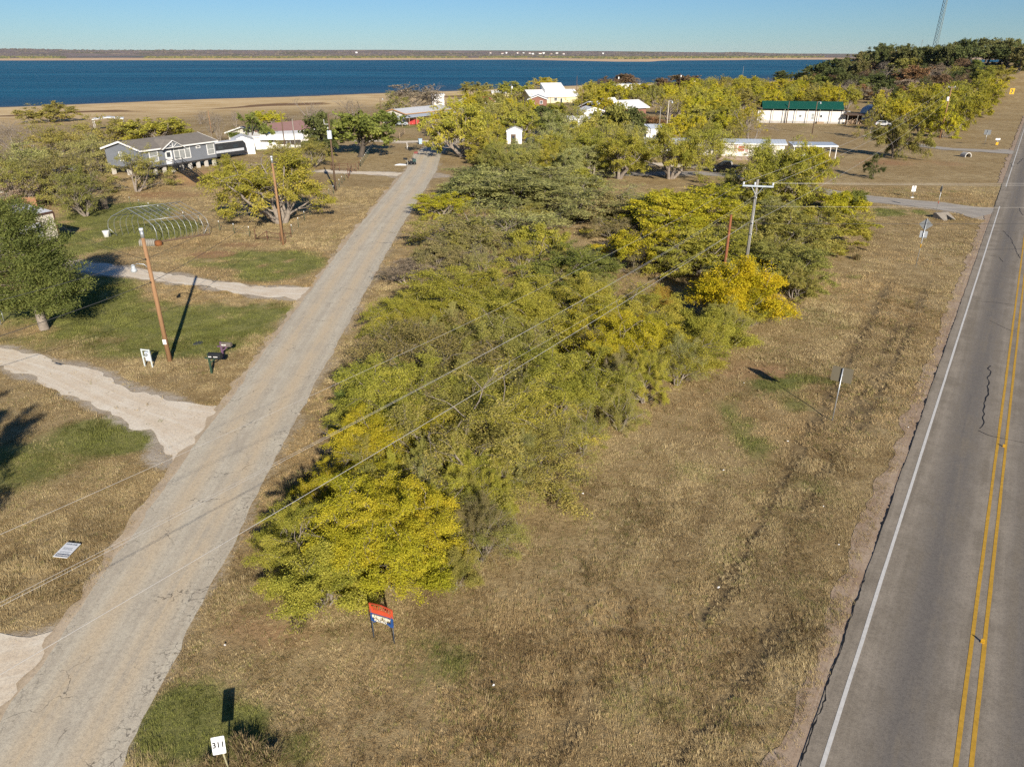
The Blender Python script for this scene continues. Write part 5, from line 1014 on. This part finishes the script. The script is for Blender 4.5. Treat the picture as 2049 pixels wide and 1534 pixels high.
# vehicles
TYRE = mat('tyre', (.02, .02, .02), .9)
def car(label, p, a, m, kind='pickup', name='pickup_truck', cat='truck'):
    rt = thing(name, label, cat, p, a); W2 = .98       # faces local -x
    if kind == 'pickup': prof = [(-2.9, .55), (-2.95, .9), (-2.8, 1.12), (-1.6, 1.24), (-1.2, 1.3), (2.9, 1.36), (2.92, .6), (2.6, .5), (-2.6, .5)]; cab = [(-1.75, 1.24), (-.75, 1.98), (.75, 2.02), (.98, 1.36)]
    else: prof = [(-2.3, .5), (-2.35, .85), (-2.1, 1.0), (-1.1, 1.08), (2.2, 1.1), (2.3, .6), (2.1, .4), (-2.1, .4)]; cab = [(-1.2, 1.08), (-.5, 1.62), (1.5, 1.64), (2.15, 1.1)]
    MB().prism(prof, 'y', -W2, W2).build('body', m, rt, bevel=.07); zc = cab[1][1]
    c = MB().prism(cab, 'y', -W2 * .86, W2 * .86).build('cab', m, rt, bevel=.05); x0, x1 = cab[1][0], cab[2][0]
    for s in (-1, 1): MB().prism([(cab[0][0] + .35, cab[0][1] + .06), (x0 + .08, zc - .1), (x1 - .08, zc - .1), (cab[3][0] - .2, cab[0][1] + .06)], 'y', s * W2 * .87 - .01, s * W2 * .87 + .01).build('side_window', DARKGLASS, c)
    MB().bar((x1 + .06, 0, zc - .1), (cab[3][0] + .03, 0, cab[3][1] + .1), W2 * 1.5, .04).build('rear_window', DARKGLASS, c); MB().bar((x0 - .06, 0, zc - .1), (cab[0][0] - .02, 0, cab[0][1] + .08), W2 * 1.5, .04).build('windscreen', DARKGLASS, c)
    e = prof[5][0] if kind == 'pickup' else 2.25
    if kind == 'pickup': MB().box(1.1, 2.78, -W2 + .1, W2 - .1, 1.362, 1.368).build('bed', BLACKM, rt)
    for s in (-1, 1):
        for xx in (-1.85, 1.8) if kind == 'pickup' else (-1.45, 1.4):
            wv = MB().tube([(xx, s * (W2 - .24), .4), (xx, s * (W2 + .02), .4)], .4, 18).build('wheel', TYRE, rt); MB().tube([(xx, s * (W2 + .021), .4), (xx, s * (W2 + .03), .4)], .24, 14).build('rim', STEEL, wv)
        MB().box(e - .02, e + .03, s * (W2 - .13) - .11, s * (W2 - .13) + .11, .75, 1.15).build('tail_light', REDP, rt); MB().box(-e - .06, -e + .03, s * .7 - .2, s * .7 + .2, .78, .98).build('headlight', GREYGLASS, rt)
    MB().box(e - .03, e + .16, -W2 + .03, W2 - .03, .45, .62).build('bumper', STEEL, rt); MB().box(e + .03, e + .05, -.22, .22, .68, .82).build('number_plate', WHITE, rt); return rt
car('dark navy pickup truck parked in front of the white trailer home', G(1452, 345), R(-24), mat('navy car paint', (.012, .018, .03), .25, .1, 2, 0, .6))
car('dark car half hidden beside the white shed with brown door', G(1060, 290), R(80), mat('black car paint', (.02, .024, .03), .25, .1, 2, 0, .6), 'suv', 'parked_car', 'car')
car('white car parked at the right of the arched shed', G(1768, 253), R(150), mat('white car paint', (.6, .61, .62), .3, .06, 2, 0, .5), 'suv', 'parked_car', 'car')
car('silver car parked by the red screen of the low house', G(800, 252), R(200), mat('silver car paint', (.38, .42, .46), .3, .08, 2, .3, .5), 'suv', 'parked_car', 'car')
# culverts
rt = thing('culvert_headwall', 'pale sloped concrete culvert end with a triangular hole painted dark', 'culvert', G(1890, 438), R(20)); MB().prism([(-1.1, -.1), (.5, .75), (.9, .75), (.9, -.1)], 'x', -1.15, 1.0).build('wall', mat('stained concrete', (.27, .235, .19), .9, .25, 3), rt)
Mo = Matrix.Translation((0, -1.1, -.1)) @ Matrix.Rotation(math.atan2(.85, 1.6), 4, 'X'); MB().prism([(-.55, .12), (.75, .12), (.25, 1.35)], 'z', .0, .012, Mo).build('opening', mat('painted hole shade', (.01, .009, .008), .95), rt)  # near-black plate on the solid slope, paints the shade of a hole
rt = thing('culvert_pipe', 'round concrete culvert pipe end under the second side road', 'culvert', G(1937, 315) + Vector((0, 0, -.35)), R(10)); k = MB()
for i in range(16): a, b = 2 * math.pi * i / 16, 2 * math.pi * (i + 1) / 16; P_ = lambda r_, t_, y_: (r_ * math.cos(t_), y_, .55 + r_ * math.sin(t_)); k.add([P_(.62, a, 0), P_(.62, b, 0), P_(.78, b, 0), P_(.78, a, 0), P_(.62, a, 1.5), P_(.62, b, 1.5), P_(.78, b, 1.5), P_(.78, a, 1.5)], [(0, 1, 2, 3), (0, 4, 5, 1), (3, 2, 6, 7)])
k.build('pipe', CONC, rt); MB().tube([(0, .9, .55), (0, 1.0, .55)], .63, 16).build('opening', mat('painted hole shade', (.01, .009, .008)), rt)  # near-black disc set in the pipe, its unlit depth painted as colour
# road markers, litter
for u, v, lab in ((1965, 1286, 'small yellow marker standing between the yellow lines'), (2008, 895, 'small yellow marker stub by the sealed crack between the yellow lines')):
    rt = thing('lane_marker', lab, 'road marker', G(u, v) + Vector((0, 0, .034)), -TH); MB().prism([(-.07, 0), (.07, 0), (.05, .035), (-.05, .035)], 'y', -.06, .06).build('base', mat('amber marker', (.5, .28, .02), .5), rt); MB().box(-.06, .06, -.008, .008, .036, .17).build('flap', mat('amber marker', (.5, .28, .02)), rt)
ml = None
for i, (u, v) in enumerate(((1166, 990), (988, 1373), (451, 1293), (1447, 943), (1488, 768), (1576, 885), (1647, 1015), (1817, 857), (1437, 1178), (742, 640), (1678, 1092), (530, 1525))):
    if ml is None:
        k = MB(); n_ = 9; k.add([(.11 * math.cos(6.28 * j / n_) * fr.uniform(.6, 1.3), .07 * math.sin(6.28 * j / n_) * fr.uniform(.6, 1.3), .03 + .05 * fr.random()) for j in range(n_)] + [(0, 0, .11), (0, 0, .02)], [(j, (j + 1) % n_, n_) for j in range(n_)] + [((j + 1) % n_, j, n_ + 1) for j in range(n_)]); o = ml = k.build('litter', WHITE)
    else: o = link(ml.copy())
    tag(o, 'small crumpled scrap of white litter in the dry grass', 'litter', 'scraps of litter in the grass', 'thing'); o.location = G(u, v) + Vector((0, 0, .06)); o.rotation_euler = (0, 0, i * 1.3); o.scale = [fr.uniform(.4, .8)] * 3
# ------------------------------------------------------------------ trees and shrubs, one by one
TH_G = 'mesquites of the thicket between the two roads'
THICKET = [  # crown centre, radius (photo pixels), height m, kind, colour, label
    (598, 1085, 92, 3.4, 'mesquite', 'YG', 'yellow green mesquite reaching toward the pale road, left of the road name sign'),
    (725, 1052, 118, 4.2, 'mesquite', 'YEL', 'bright yellow mesquite at the front tip of the thicket, right behind the road name sign'),
    (850, 1046, 100, 4.0, 'mesquite', 'YEL', 'yellow mesquite right of the brightest one at the front tip'),
    (645, 1150, 84, 2.8, 'shrub', 'YG', 'low yellow green bush left of the road name sign'),
    (785, 1118, 95, 3.0, 'shrub', 'YEL', 'low yellow bush directly behind the road name sign'),
    (905, 1140, 42, 2.0, 'shrub', 'OLV', 'small thin olive bush at the field edge right of the front yellow bush'),
    (968, 1055, 72, 3.0, 'sparse', 'OLV', 'thin olive mesquite at the field edge behind the small thin bush'),
    (905, 868, 185, 5.6, 'sparse', 'OLV', 'wide half bare mesquite with grey limbs under the thickest cable'),
    (710, 905, 88, 3.9, 'mesquite', 'YEL', 'yellow mesquite facing the pale road behind the front tip'),
    (765, 800, 115, 4.6, 'mesquite', 'YG', 'yellow green mesquite by the road beyond the half bare one'),
    (1000, 845, 140, 5.2, 'sparse', 'YG', 'loose mesquite with a pale bent trunk at the field side of the half bare one'),
    (1085, 905, 90, 3.6, 'sparse', 'OLV', 'thin mesquite fading into the tan field, right of the bent trunk'),
    (870, 720, 135, 5.2, 'sparse', (.29, .24, .08), 'upright twiggy brownish mesquite in the middle of the thicket'),
    (760, 765, 60, 3.2, 'shrub', 'GRN', 'small green bush on the road edge of the thicket'),
    (1010, 720, 120, 5.0, 'mesquite', 'OLV', 'olive mesquite crossed by the thickest cable'),
    (1110, 765, 105, 4.4, 'mesquite', 'YG', 'yellow green mesquite at the field edge with a dead branch hanging out'),
    (835, 625, 78, 3.8, 'mesquite', 'YG', 'round yellow green mesquite on the road edge below the dead limb'),
    (960, 600, 120, 5.2, 'mesquite', 'YG', 'full pale yellow green mesquite beside the dead grey tangle'),
    (1090, 635, 128, 5.0, 'mesquite', 'YG', 'broad pale yellow green mesquite in the centre of the thicket'),
    (1205, 610, 112, 5.0, 'mesquite', 'YG', 'tall pale yellow green mesquite left of the small orange sapling'),
    (1235, 695, 110, 4.4, 'mesquite', 'YEL', 'yellow mesquite leaning over the field below the orange sapling'),
    (1335, 700, 88, 3.8, 'mesquite', 'YG', 'yellow green mesquite left of the golden bush'),
    (1468, 585, 84, 5.0, 'shrub', 'GOLD', 'brightest golden bush in front of the crossarm pole'),
    (1415, 665, 72, 3.0, 'shrub', 'YG', 'low yellow green bush below the golden bush'),
    (1502, 618, 48, 2.8, 'shrub', 'YG', 'greener small bush on the right side of the golden bush'),
    (1322, 605, 34, 2.4, 'shrub', 'ORG', 'small orange tinted sapling in the shaded clearing'),
    (1150, 545, 88, 4.2, 'mesquite', 'GRN', 'greener mesquite in front of the fallen grey brush'),
    (1050, 505, 80, 3.4, 'bare', 'TAN', 'bare grey brush in the middle of the thicket'),
    (915, 455, 100, 4.8, 'sparse', 'OLV', 'olive twiggy mesquite around a grey dead snag near the road'),
    (885, 412, 48, 3.2, 'mesquite', 'YEL', 'yellow mesquite on the road edge opposite the box pole'),
    (1000, 445, 115, 4.8, 'sparse', 'SAGE', 'grey green feathery mesquite behind the bare brush'),
    (968, 372, 104, 5.2, 'mesquite', 'SAGE', 'dense grey green mesquite where the thicket meets the road bend'),
    (1080, 375, 125, 5.4, 'mesquite', 'SAGE', 'broad dense grey green mesquite at the back of the thicket'),
    (1195, 405, 100, 4.8, 'sparse', 'SAGE', 'feathery grey green mesquite left of the golden grove'),
    (1315, 430, 100, 5.2, 'mesquite', 'YEL', 'golden yellow mesquite at the left of the golden grove'),
    (1415, 420, 98, 5.6, 'mesquite', 'YEL', 'tall golden yellow mesquite left of the crossarm pole'),
    (1310, 492, 92, 4.6, 'lone', 'YEL', 'golden yellow mesquite with a pale trunk showing over the clearing'),
    (1395, 500, 84, 4.6, 'mesquite', 'YG', 'yellow green mesquite just behind the red brown pole stub'),
    (1560, 470, 100, 5.2, 'mesquite', 'OLV', 'olive mesquite right behind the crossarm pole'),
    (1640, 455, 86, 4.6, 'mesquite', 'YG', 'yellow green mesquite at the right tip of the thicket'),
    (1595, 535, 82, 3.8, 'mesquite', 'OLV', 'low olive mesquite right of the crossarm pole foot'),
    (1682, 408, 44, 2.8, 'shrub', 'YEL', 'small yellow bush beside the side road'),
    (1706, 404, 26, 3.0, 'shrub', 'GRN', 'small greenish bush standing alone beside the side road'),
    (1265, 502, 70, 2.2, 'bare', 'TAN', 'fallen grey dead brush left of the pale trunk'),
    (915, 520, 78, 2.6, 'bare', 'TAN', 'dead grey tangle with a limb reaching toward the road'),
    (815, 545, 52, 2.6, 'sparse', 'TAN', 'dead limbed grey brush spilling to the road edge'),
    (1005, 330, 60, 4.4, 'mesquite', 'OLV', 'olive mesquite by the dirt track at the road bend'),
    (930, 800, 90, 4.4, 'mesquite', 'OLV', 'olive mesquite filling in behind the half bare one'),
    (1170, 850, 60, 3.0, 'sparse', 'OLV', 'thin olive bush at the edge of the tan field'),
    (1480, 505, 58, 3.6, 'mesquite', 'OLV', 'olive bush between the pole stub and the crossarm pole'),
    (840, 900, 80, 3.8, 'sparse', 'YEL', 'thin yellow mesquite under the grey limbs of the half bare one'),
    (945, 985, 70, 3.4, 'mesquite', 'YG', 'yellow green mesquite between the front tip and the half bare one'),
    (655, 985, 52, 2.6, 'mesquite', 'YEL', 'small yellow mesquite casting shade on the road verge'),
]
for row in THICKET: T(row[0], row[1], row[2] * 1.06, row[3] * .92, row[4], row[5], row[6], TH_G)
SINGLE = [
    (50, 525, 76, 9.8, 'cedar', 'CED', 'dark green cedar with a pale trunk in front of the workshop', None),
    (1085, 232, 22, 5.6, 'clipped', 'DK', 'smooth clipped dark green dome shaped shrub', None),
    (556, 375, 96, 8.2, 'spread', 'YG', 'big spreading yellow green mesquite behind the sleeve topped pole', None),
    (715, 268, 66, 8.5, 'oak', 'GRN', 'round green oak with a broad shadow beside the upper road', None), (660, 268, 46, 8.0, 'oak', 'DK', 'darker green oak just left of the round green oak', None),
    (265, 338, 62, 6.5, 'sparse', 'OLV', 'thin mesquite with a crooked trunk in front of the grey house', None), (120, 350, 64, 7.0, 'sparse', (.22, .2, .065), 'olive mesquite with a pale leaning trunk behind the workshop', None),
    (160, 380, 46, 6.2, 'sparse', (.2, .2, .05), 'greener mesquite standing at the dark board fence', None), (25, 372, 56, 6, 'sparse', 'OLV', 'olive mesquite in front of the white house at the left edge', None), (55, 335, 66, 7, 'sparse', 'SAGE', 'grey green mesquite over the reddish board fence', None),
    (30, 275, 60, 7.5, 'bare', 'TAN', 'bare grey crown at the left edge above the mesquites', None), (110, 285, 62, 7, 'sparse', 'OLV', 'twiggy olive mesquite left of the grey house', None), (178, 262, 50, 6.5, 'sparse', 'OLV', 'olive mesquite just beyond the grey gable', None),
    (95, 225, 45, 6, 'mesquite', 'OLV', 'olive mesquite nearest the lake flats at the left', None), (185, 310, 50, 6.5, 'sparse', 'SAGE', 'thin grey green mesquite touching the grey gable', None),
    (310, 262, 55, 6, 'mesquite', 'YG', 'yellow green mesquite behind the grey house roof', None), (245, 262, 40, 5.5, 'mesquite', 'OLV', 'olive mesquite below the white shade canopy', None), (350, 262, 34, 5, 'mesquite', 'YG', 'yellow green bush at the right of the grey house ridge', None),
    (500, 262, 40, 7.5, 'lone', 'GRN', 'green mesquite over the white sheds', None), (538, 240, 26, 5.0, 'mesquite', 'YEL', 'yellow crown above the cream gable', None), (432, 255, 24, 7.5, 'bare', 'TAN', 'bare brown tree behind the dark travel trailer', None),
    (625, 225, 44, 8.0, 'bare', 'TAN', 'bare grey tree above the red brown roof', None), (705, 218, 44, 7.0, 'bare', 'TAN', 'pale bare thicket tree behind the round oak', None), (825, 193, 52, 9.0, 'sparse', 'TAN', 'tan half bare willow like tree behind the low house', None), (862, 190, 30, 9, 'bare', 'TAN', 'bare tree in front of the tall white box shed', None), (790, 205, 30, 7, 'sparse', 'OLV', 'olive tree by the thin lamp pole', None),
    (565, 312, 34, 5.0, 'sparse', 'OLV', 'small olive mesquite in front of the white canopies', None), (625, 305, 32, 5.0, 'sparse', 'OLV', 'small twiggy mesquite left of the box pole', None), (460, 345, 34, 4.5, 'mesquite', 'YG', 'yellow green mesquite in front of the white sheds', None),
    (928, 262, 62, 9.5, 'spread', 'YG', 'tall roadside mesquite arching over the road bend', None), (890, 240, 34, 7.5, 'sparse', 'YEL', 'yellow tinted branches left of the tall roadside mesquite', None), (985, 290, 44, 6.5, 'mesquite', 'YG', 'yellow green mesquite left of the dappled white shed', None),
    (952, 180, 30, 8, 'mesquite', 'OLV', 'round olive tree near the lake left of the red roof', None), (1028, 184, 36, 8.5, 'mesquite', 'YG', 'yellow green tree left of the yellow house', None), (1010, 232, 46, 7, 'mesquite', 'OLV', 'olive mesquite below the small yellow house', None), (1040, 250, 34, 6.5, 'mesquite', 'YG', 'yellow green mesquite left of the clipped dome', None),
    (1088, 166, 26, 8, 'mesquite', 'YEL', 'yellow crown behind the yellow house at the lake', None), (1075, 178, 22, 7, 'bare', 'TAN', 'small bare tree in front of the white roof', None), (1120, 225, 26, 6, 'mesquite', 'YG', 'yellow green bush in front of the yellow house', None), (1145, 225, 28, 7, 'sparse', 'OLV', 'thin tree around the dark pole', None),
    (1120, 285, 46, 7, 'sparse', 'SAGE', 'feathery mesquite right of the dappled white shed', None), (1110, 250, 26, 5, 'mesquite', 'GRN', 'green bush right of the clipped dome', None), (1150, 275, 40, 6.5, 'mesquite', 'YG', 'yellow green mesquite below the white garage', None),
    (1218, 248, 46, 9, 'oak', 'OLV', 'rusty green oak in front of the brick house', None), (1252, 255, 34, 8, 'oak', 'DK', 'dark green oak at the right of the rusty green one', None), (1180, 300, 52, 6.5, 'mesquite', 'YG', 'yellow green mesquite in front of the dark oaks', None),
    (1240, 308, 50, 7.5, 'spread', 'YG', 'dark limbed mesquite left of the long trailer home', None), (1345, 305, 66, 8.0, 'spread', 'YG', 'large mesquite in front of the middle of the trailer home', None), (1425, 290, 48, 7.5, 'sparse', 'YG', 'leaning mesquite left of the red curtains', None),
    (1285, 300, 34, 6, 'sparse', 'OLV', 'thin mesquite at the left end of the trailer home', None), (1560, 352, 82, 7.5, 'mesquite', 'YG', 'broad yellow green mesquite behind the pale crossarm', None), (1525, 318, 40, 6.5, 'sparse', 'YG', 'loose mesquite in front of the right end of the trailer home', None), (1610, 330, 44, 6, 'mesquite', 'YEL', 'yellow mesquite below the ribbed carport', None), (1470, 375, 42, 4.2, 'mesquite', 'OLV', 'olive bush below the navy pickup', None),
    (1505, 250, 48, 7.5, 'bare', 'TAN', 'bare dark limbed tree in front of the green roof', None), (1400, 240, 44, 7.5, 'lone', 'YG', 'dark limbed mesquite behind the trailer home', None), (1340, 218, 34, 7, 'bare', 'TAN', 'pale bare orchard like tree right of the brick house', None), (1300, 245, 26, 3.5, 'shrub', 'RUS', 'low rusty hedge below the brick house', None), (1440, 225, 40, 7, 'mesquite', 'YEL', 'yellow mesquite behind the bare dark limbed tree', None),
    (1795, 278, 50, 7.0, 'lone', 'OLV', 'leaning olive tree on the open lot beyond the side road', None), (1745, 250, 22, 6, 'sparse', 'OLV', 'thin branches crossing the white arched front', None), (1752, 330, 19, 4.0, 'lone', 'DK', 'small dark tree alone on the open lot', None),
    (1820, 155, 36, 9, 'oak', 'RUS', 'rust brown oak standing out on the hill', None), (1690, 165, 26, 8, 'oak', 'DK', 'dark oak low on the hill slope', None), (1728, 185, 22, 6, 'sparse', 'TAN', 'pale tan tree at the foot of the hill', None), (1640, 160, 24, 7, 'sparse', 'RUS', 'orange brown tree at the left foot of the hill', None),
    (1215, 160, 24, 9, 'sparse', 'BRN', 'left of two joined brown crowns against the lake', None), (1245, 160, 26, 9, 'oak', 'BRN', 'right and darker of two joined brown crowns against the lake', None), (1322, 156, 22, 8, 'oak', 'BRN', 'lone rounded brown crown against the lake', None), (1384, 151, 32, 9, 'oak', 'BRN', 'widest brown crown against the lake right of the white roof', None), (1278, 164, 16, 7, 'bare', 'BRN', 'bare brown tree between brown crowns', None),
]
for row in SINGLE: T(*row[:5], row[5], row[6], row[7])
def inside(u, v, poly):
    c = False; j = len(poly) - 1
    for i in range(len(poly)):
        if (poly[i][1] > v) != (poly[j][1] > v) and u < (poly[j][0] - poly[i][0]) * (v - poly[i][1]) / (poly[j][1] - poly[i][1]) + poly[i][0]: c = not c
        j = i
    return c
def belt(label, group, poly, n, r, h, kinds, cols, ysq=.5):
    us = [p[0] for p in poly]; vs = [p[1] for p in poly]; got = []; tries = 0
    while len(got) < n and tries < 6000:
        tries += 1; u, v = TR.uniform(min(us), max(us)), TR.uniform(min(vs), max(vs))
        if not inside(u, v, poly) or (1285 < u < 1425 and 530 < v < 665) or (560 < u < 720 and 930 < v < 1010) or (v > 985 and u < 930): continue
        rr = r * TR.uniform(.75, 1.25)
        if any(abs(u - a) < .85 * (rr + c) * .62 and abs(v - b) < .85 * (rr + c) * .62 * ysq for a, b, c in got): continue
        got.append((u, v, rr))
    for u, v, rr in sorted(got, key=lambda q: q[1]): T(u, v, rr, h * TR.uniform(.85, 1.15), TR.choice(kinds), TR.choice(cols), label, group)
belt('yellow or olive tree in the belt between the lake and the trailer homes', 'trees of the lakeside belt', [(1165, 196), (1180, 176), (1290, 172), (1400, 165), (1500, 156), (1600, 172), (1700, 192), (1705, 204), (1560, 200), (1480, 205), (1440, 232), (1390, 222), (1310, 200), (1180, 215)], 120, 21, 7.0, ['mesquite', 'mesquite', 'mesquite', 'sparse'], ['YEL', 'YEL', 'YG', 'YG', 'OLV'])
belt('dark oak on the crest of the hill', 'dark oaks along the hill crest', [(1635, 128), (1700, 108), (1780, 97), (1880, 93), (1960, 97), (2080, 97), (2080, 120), (1900, 118), (1760, 124), (1660, 140)], 56, 25, 11, ['oak'], ['DK', (.15, .155, .055), (.14, .15, .05), (.12, .135, .045), (.18, .17, .06)], .45)
belt('mixed scrub tree on the face of the oak hill', 'scrub on the hill face', [(1560, 152), (1650, 145), (1760, 130), (1880, 128), (1960, 132), (1930, 160), (1830, 180), (1760, 196), (1690, 190), (1600, 165)], 90, 19, 6.5, ['sparse', 'oak', 'mesquite', 'bare', 'oak'], ['OLV', 'DK', 'BRN', 'OLV', 'TAN', 'DK', 'OLV', 'RUS', 'GRN'])
belt('yellow green tree in the bright thicket at the foot of the hill', 'bright thicket at the hill foot', [(1755, 208), (1790, 192), (1850, 186), (1920, 178), (1965, 150), (2015, 148), (1990, 180), (1955, 215), (1900, 242), (1830, 245), (1770, 232)], 60, 27, 7, ['mesquite'], ['YEL', 'YG', 'YG', (.30, .28, .03)])
belt('low twiggy grey brush filling a gap of the thicket', 'brush under the thicket mesquites', [(600, 1090), (720, 930), (760, 760), (850, 590), (890, 450), (930, 350), (1150, 340), (1300, 380), (1600, 380), (1690, 430), (1600, 560), (1490, 640), (1300, 780), (1150, 860), (1080, 940), (940, 1080), (700, 1180)], 78, 44, 3.0, ['sparse', 'shrub', 'sparse', 'mesquite'], ['OLV', (.27, .225, .09), 'SAGE', 'OLV', 'YG'], .6)
belt('olive mesquite among the lots left of the grey house', 'mesquites behind the workshop', [(-60, 300), (60, 250), (180, 240), (190, 300), (160, 350), (60, 390), (-60, 400)], 8, 44, 6.0, ['sparse', 'bare', 'sparse', 'bare'], [(.24, .215, .07), 'OLV', 'TAN'])
belt('yellow or olive tree among the far houses', 'trees among the far houses', [(905, 215), (960, 196), (1000, 200), (1060, 215), (1060, 240), (1000, 262), (930, 230)], 26, 22, 6.5, ['mesquite', 'sparse', 'mesquite'], ['YG', 'OLV', 'YEL'])
belt('green yellow mesquite between the back of the thicket and the sheds', 'mesquites before the sheds', [(985, 305), (1100, 300), (1200, 305), (1180, 335), (1060, 345), (960, 330)], 22, 38, 5.6, ['mesquite', 'sparse', 'mesquite'], ['OLV', 'SAGE', 'YG'])
belt('olive yellow tree between the clipped dome and the brick house', 'trees around the white garage', [(1100, 235), (1180, 245), (1290, 262), (1290, 300), (1190, 300), (1100, 290)], 12, 30, 6.5, ['mesquite', 'sparse'], ['OLV', 'YG', 'SAGE'])
belt('yellow mesquite behind the long trailer home', 'mesquites behind the trailer home', [(1335, 235), (1500, 225), (1490, 262), (1400, 285), (1330, 280)], 9, 30, 6.5, ['mesquite', 'sparse', 'mesquite'], ['YG', 'YEL', 'OLV'])
belt('shaggy bush at the near lake flats edge', 'bushes at the edge of the lake flats', [(330, 232), (520, 226), (640, 222), (660, 236), (500, 244), (340, 245)], 10, 18, 3.2, ['bare', 'sparse', 'bare', 'mesquite'], ['TAN', 'OLV', 'TAN'])
# trees just outside the left edge whose shade falls on the near lawn
for x_, y_, h_, r_ in ((-25.6, 18.4, 9.0, 3.3), (-29.5, 24.0, 7.5, 2.8)): tree('mesquite', Vector((x_, y_, 0)), r_, h_, 'OLV', 'mesquite just beyond the near left edge whose shade falls on the lawn', 'mesquites beyond the near left edge')
# weed clumps: fans of dry stalks
def weed(seed):
    rg = np.random.default_rng(seed); n = 420; a = rg.uniform(0, 6.28, n); t = rg.uniform(.05, .95, n); L = rg.uniform(.5, 1.1, n); b = rg.normal(0, .16, (n, 2))
    P0 = np.stack([b[:, 0], b[:, 1], 0 * a], 1); D = np.stack([np.cos(a) * np.sin(t), np.sin(a) * np.sin(t), np.cos(t)], 1); P1 = P0 + D * L[:, None] * .6; P2 = P1 + (D + (0, 0, -.75)) * L[:, None] * .4
    S = np.stack([-np.sin(a), np.cos(a), 0 * a], 1) * .014; V = np.stack([P0 - S, P0 + S, P1 + S * .8, P1 - S * .8, P2], 1).reshape(-1, 3); k = np.arange(n)[:, None] * 5
    F = np.concatenate([k + np.array([[0, 1, 2]]), k + np.array([[0, 2, 3]]), k + np.array([[3, 2, 4]])]); c = np.array([.44, .33, .17]) * rg.uniform(.45, 1.15, (n, 1)); c = np.where(rg.uniform(0, 1, (n, 1)) < .2, np.array([[.16, .17, .05]]), c)
    return npmesh('weed clump', V, F, GRASSM, {'c': np.repeat(np.concatenate([c, np.ones((n, 1))], 1), 5, 0)})
WD = [weed(i) for i in range(4)]
for i, (u, v, s_) in enumerate(((478, 1492, .55), (505, 1512, .7), (425, 1532, .5), (490, 1530, .6), (540, 1525, .8), (1160, 965, 1.0), (1185, 830, 1.1), (1215, 850, 1.0), (1250, 840, .9), (1700, 505, 1.0), (1715, 520, .9), (700, 735, 1.0), (640, 1215, .6), (600, 1260, .6), (985, 1010, 1.2), (1010, 1020, 1.0), (1130, 905, 1.1), (1340, 740, .8), (590, 985, .9), (610, 960, .9))):
    o = tag(link(bpy.data.objects.new('weed_clump', WD[i % 4])), 'low clump of arching dry weed stalks in the grass', 'weeds', 'weed clumps in the grass', 'thing'); o.location = G(u, v); o.scale = (s_, s_, s_ * TR.uniform(.8, 1.2)); o.rotation_euler.z = i * 1.7
# far shore scrub: one mass
def scrub():
    rg = np.random.default_rng(4); V = []; F = []; k = 0
    ico = np.array([(0, 0, 1), (.89, 0, .45), (.28, .85, .45), (-.72, .53, .45), (-.72, -.53, .45), (.28, -.85, .45), (.72, .53, -.3), (-.28, .85, -.3), (-.89, 0, -.3), (-.28, -.85, -.3), (.72, -.53, -.3)])
    tri = [(0, 1, 2), (0, 2, 3), (0, 3, 4), (0, 4, 5), (0, 5, 1), (1, 6, 2), (2, 7, 3), (3, 8, 4), (4, 9, 5), (5, 10, 1), (6, 7, 2), (7, 8, 3), (8, 9, 4), (9, 10, 5), (10, 6, 1)]
    n = 9000; u = rg.uniform(-150, 1650, n); far_b = rg.uniform(0, 1, n) < .3
    sh = np.interp(u, _shb, _shd); y = np.where(far_b, rg.uniform(5800, 9500, n), sh + rg.uniform(700, 1900, n)); x = (u - CX) / 1567 * y
    keep = (far_b & ((u < 100) | (u > 330) | (y > 7500))) | (~far_b & ((u < 130) | (u > 290)) & (vnoise(u, y * .05, 40, 3) > .3)); C = []
    for xx, yy, fb in zip(x[keep], y[keep], far_b[keep]):
        z_ = float(H(xx, yy)); s = rg.uniform(4, 11) * (1.6 if fb else 1); hh = rg.uniform(3, 8) * (1.2 if fb else 1)
        V.append(ico * (s * rg.uniform(.8, 1.3), s, hh) * rg.uniform(.8, 1.2, (11, 1)) + (xx, yy, z_)); F += [(a + k, b + k, c + k) for a, b, c in tri]; k += 11
        c = np.array(([(.15, .145, .045), (.11, .115, .04), (.17, .15, .05), (.08, .088, .035), (.2, .175, .05)] if not fb else [(.12, .095, .075), (.09, .08, .06), (.14, .11, .085), (.07, .065, .05), (.15, .12, .08)])[rg.integers(5)]); C.append(np.tile(np.append(c, 1), (11, 1)))
    t = NT('far scrub'); t.base(t.attr('c', 'Color')); t.rough(.9)
    o = link(bpy.data.objects.new('far_scrub', npmesh('far_scrub', np.concatenate(V), np.array(F), t.m, {'c': np.concatenate(C)}))); tag(o, 'low olive scrub along the far lake shore', 'scrub', None, 'stuff')
scrub()

# far air
hz_m = bpy.data.materials.new('far haze'); hz_m.use_nodes = True; hn = hz_m.node_tree; hn.nodes.clear()
ho = hn.nodes.new('ShaderNodeOutputMaterial'); hv = hn.nodes.new('ShaderNodeVolumePrincipled'); hv.inputs['Density'].default_value = 1.3e-5; hv.inputs['Color'].default_value = (.86, .92, 1.0, 1); hn.links.new(hv.outputs[0], ho.inputs['Volume'])
tag(MB().box(-16000, 16000, -400, 15900, -14, 130).build('haze', hz_m), 'thin pale air over the lake and far shore', None, None, 'stuff')
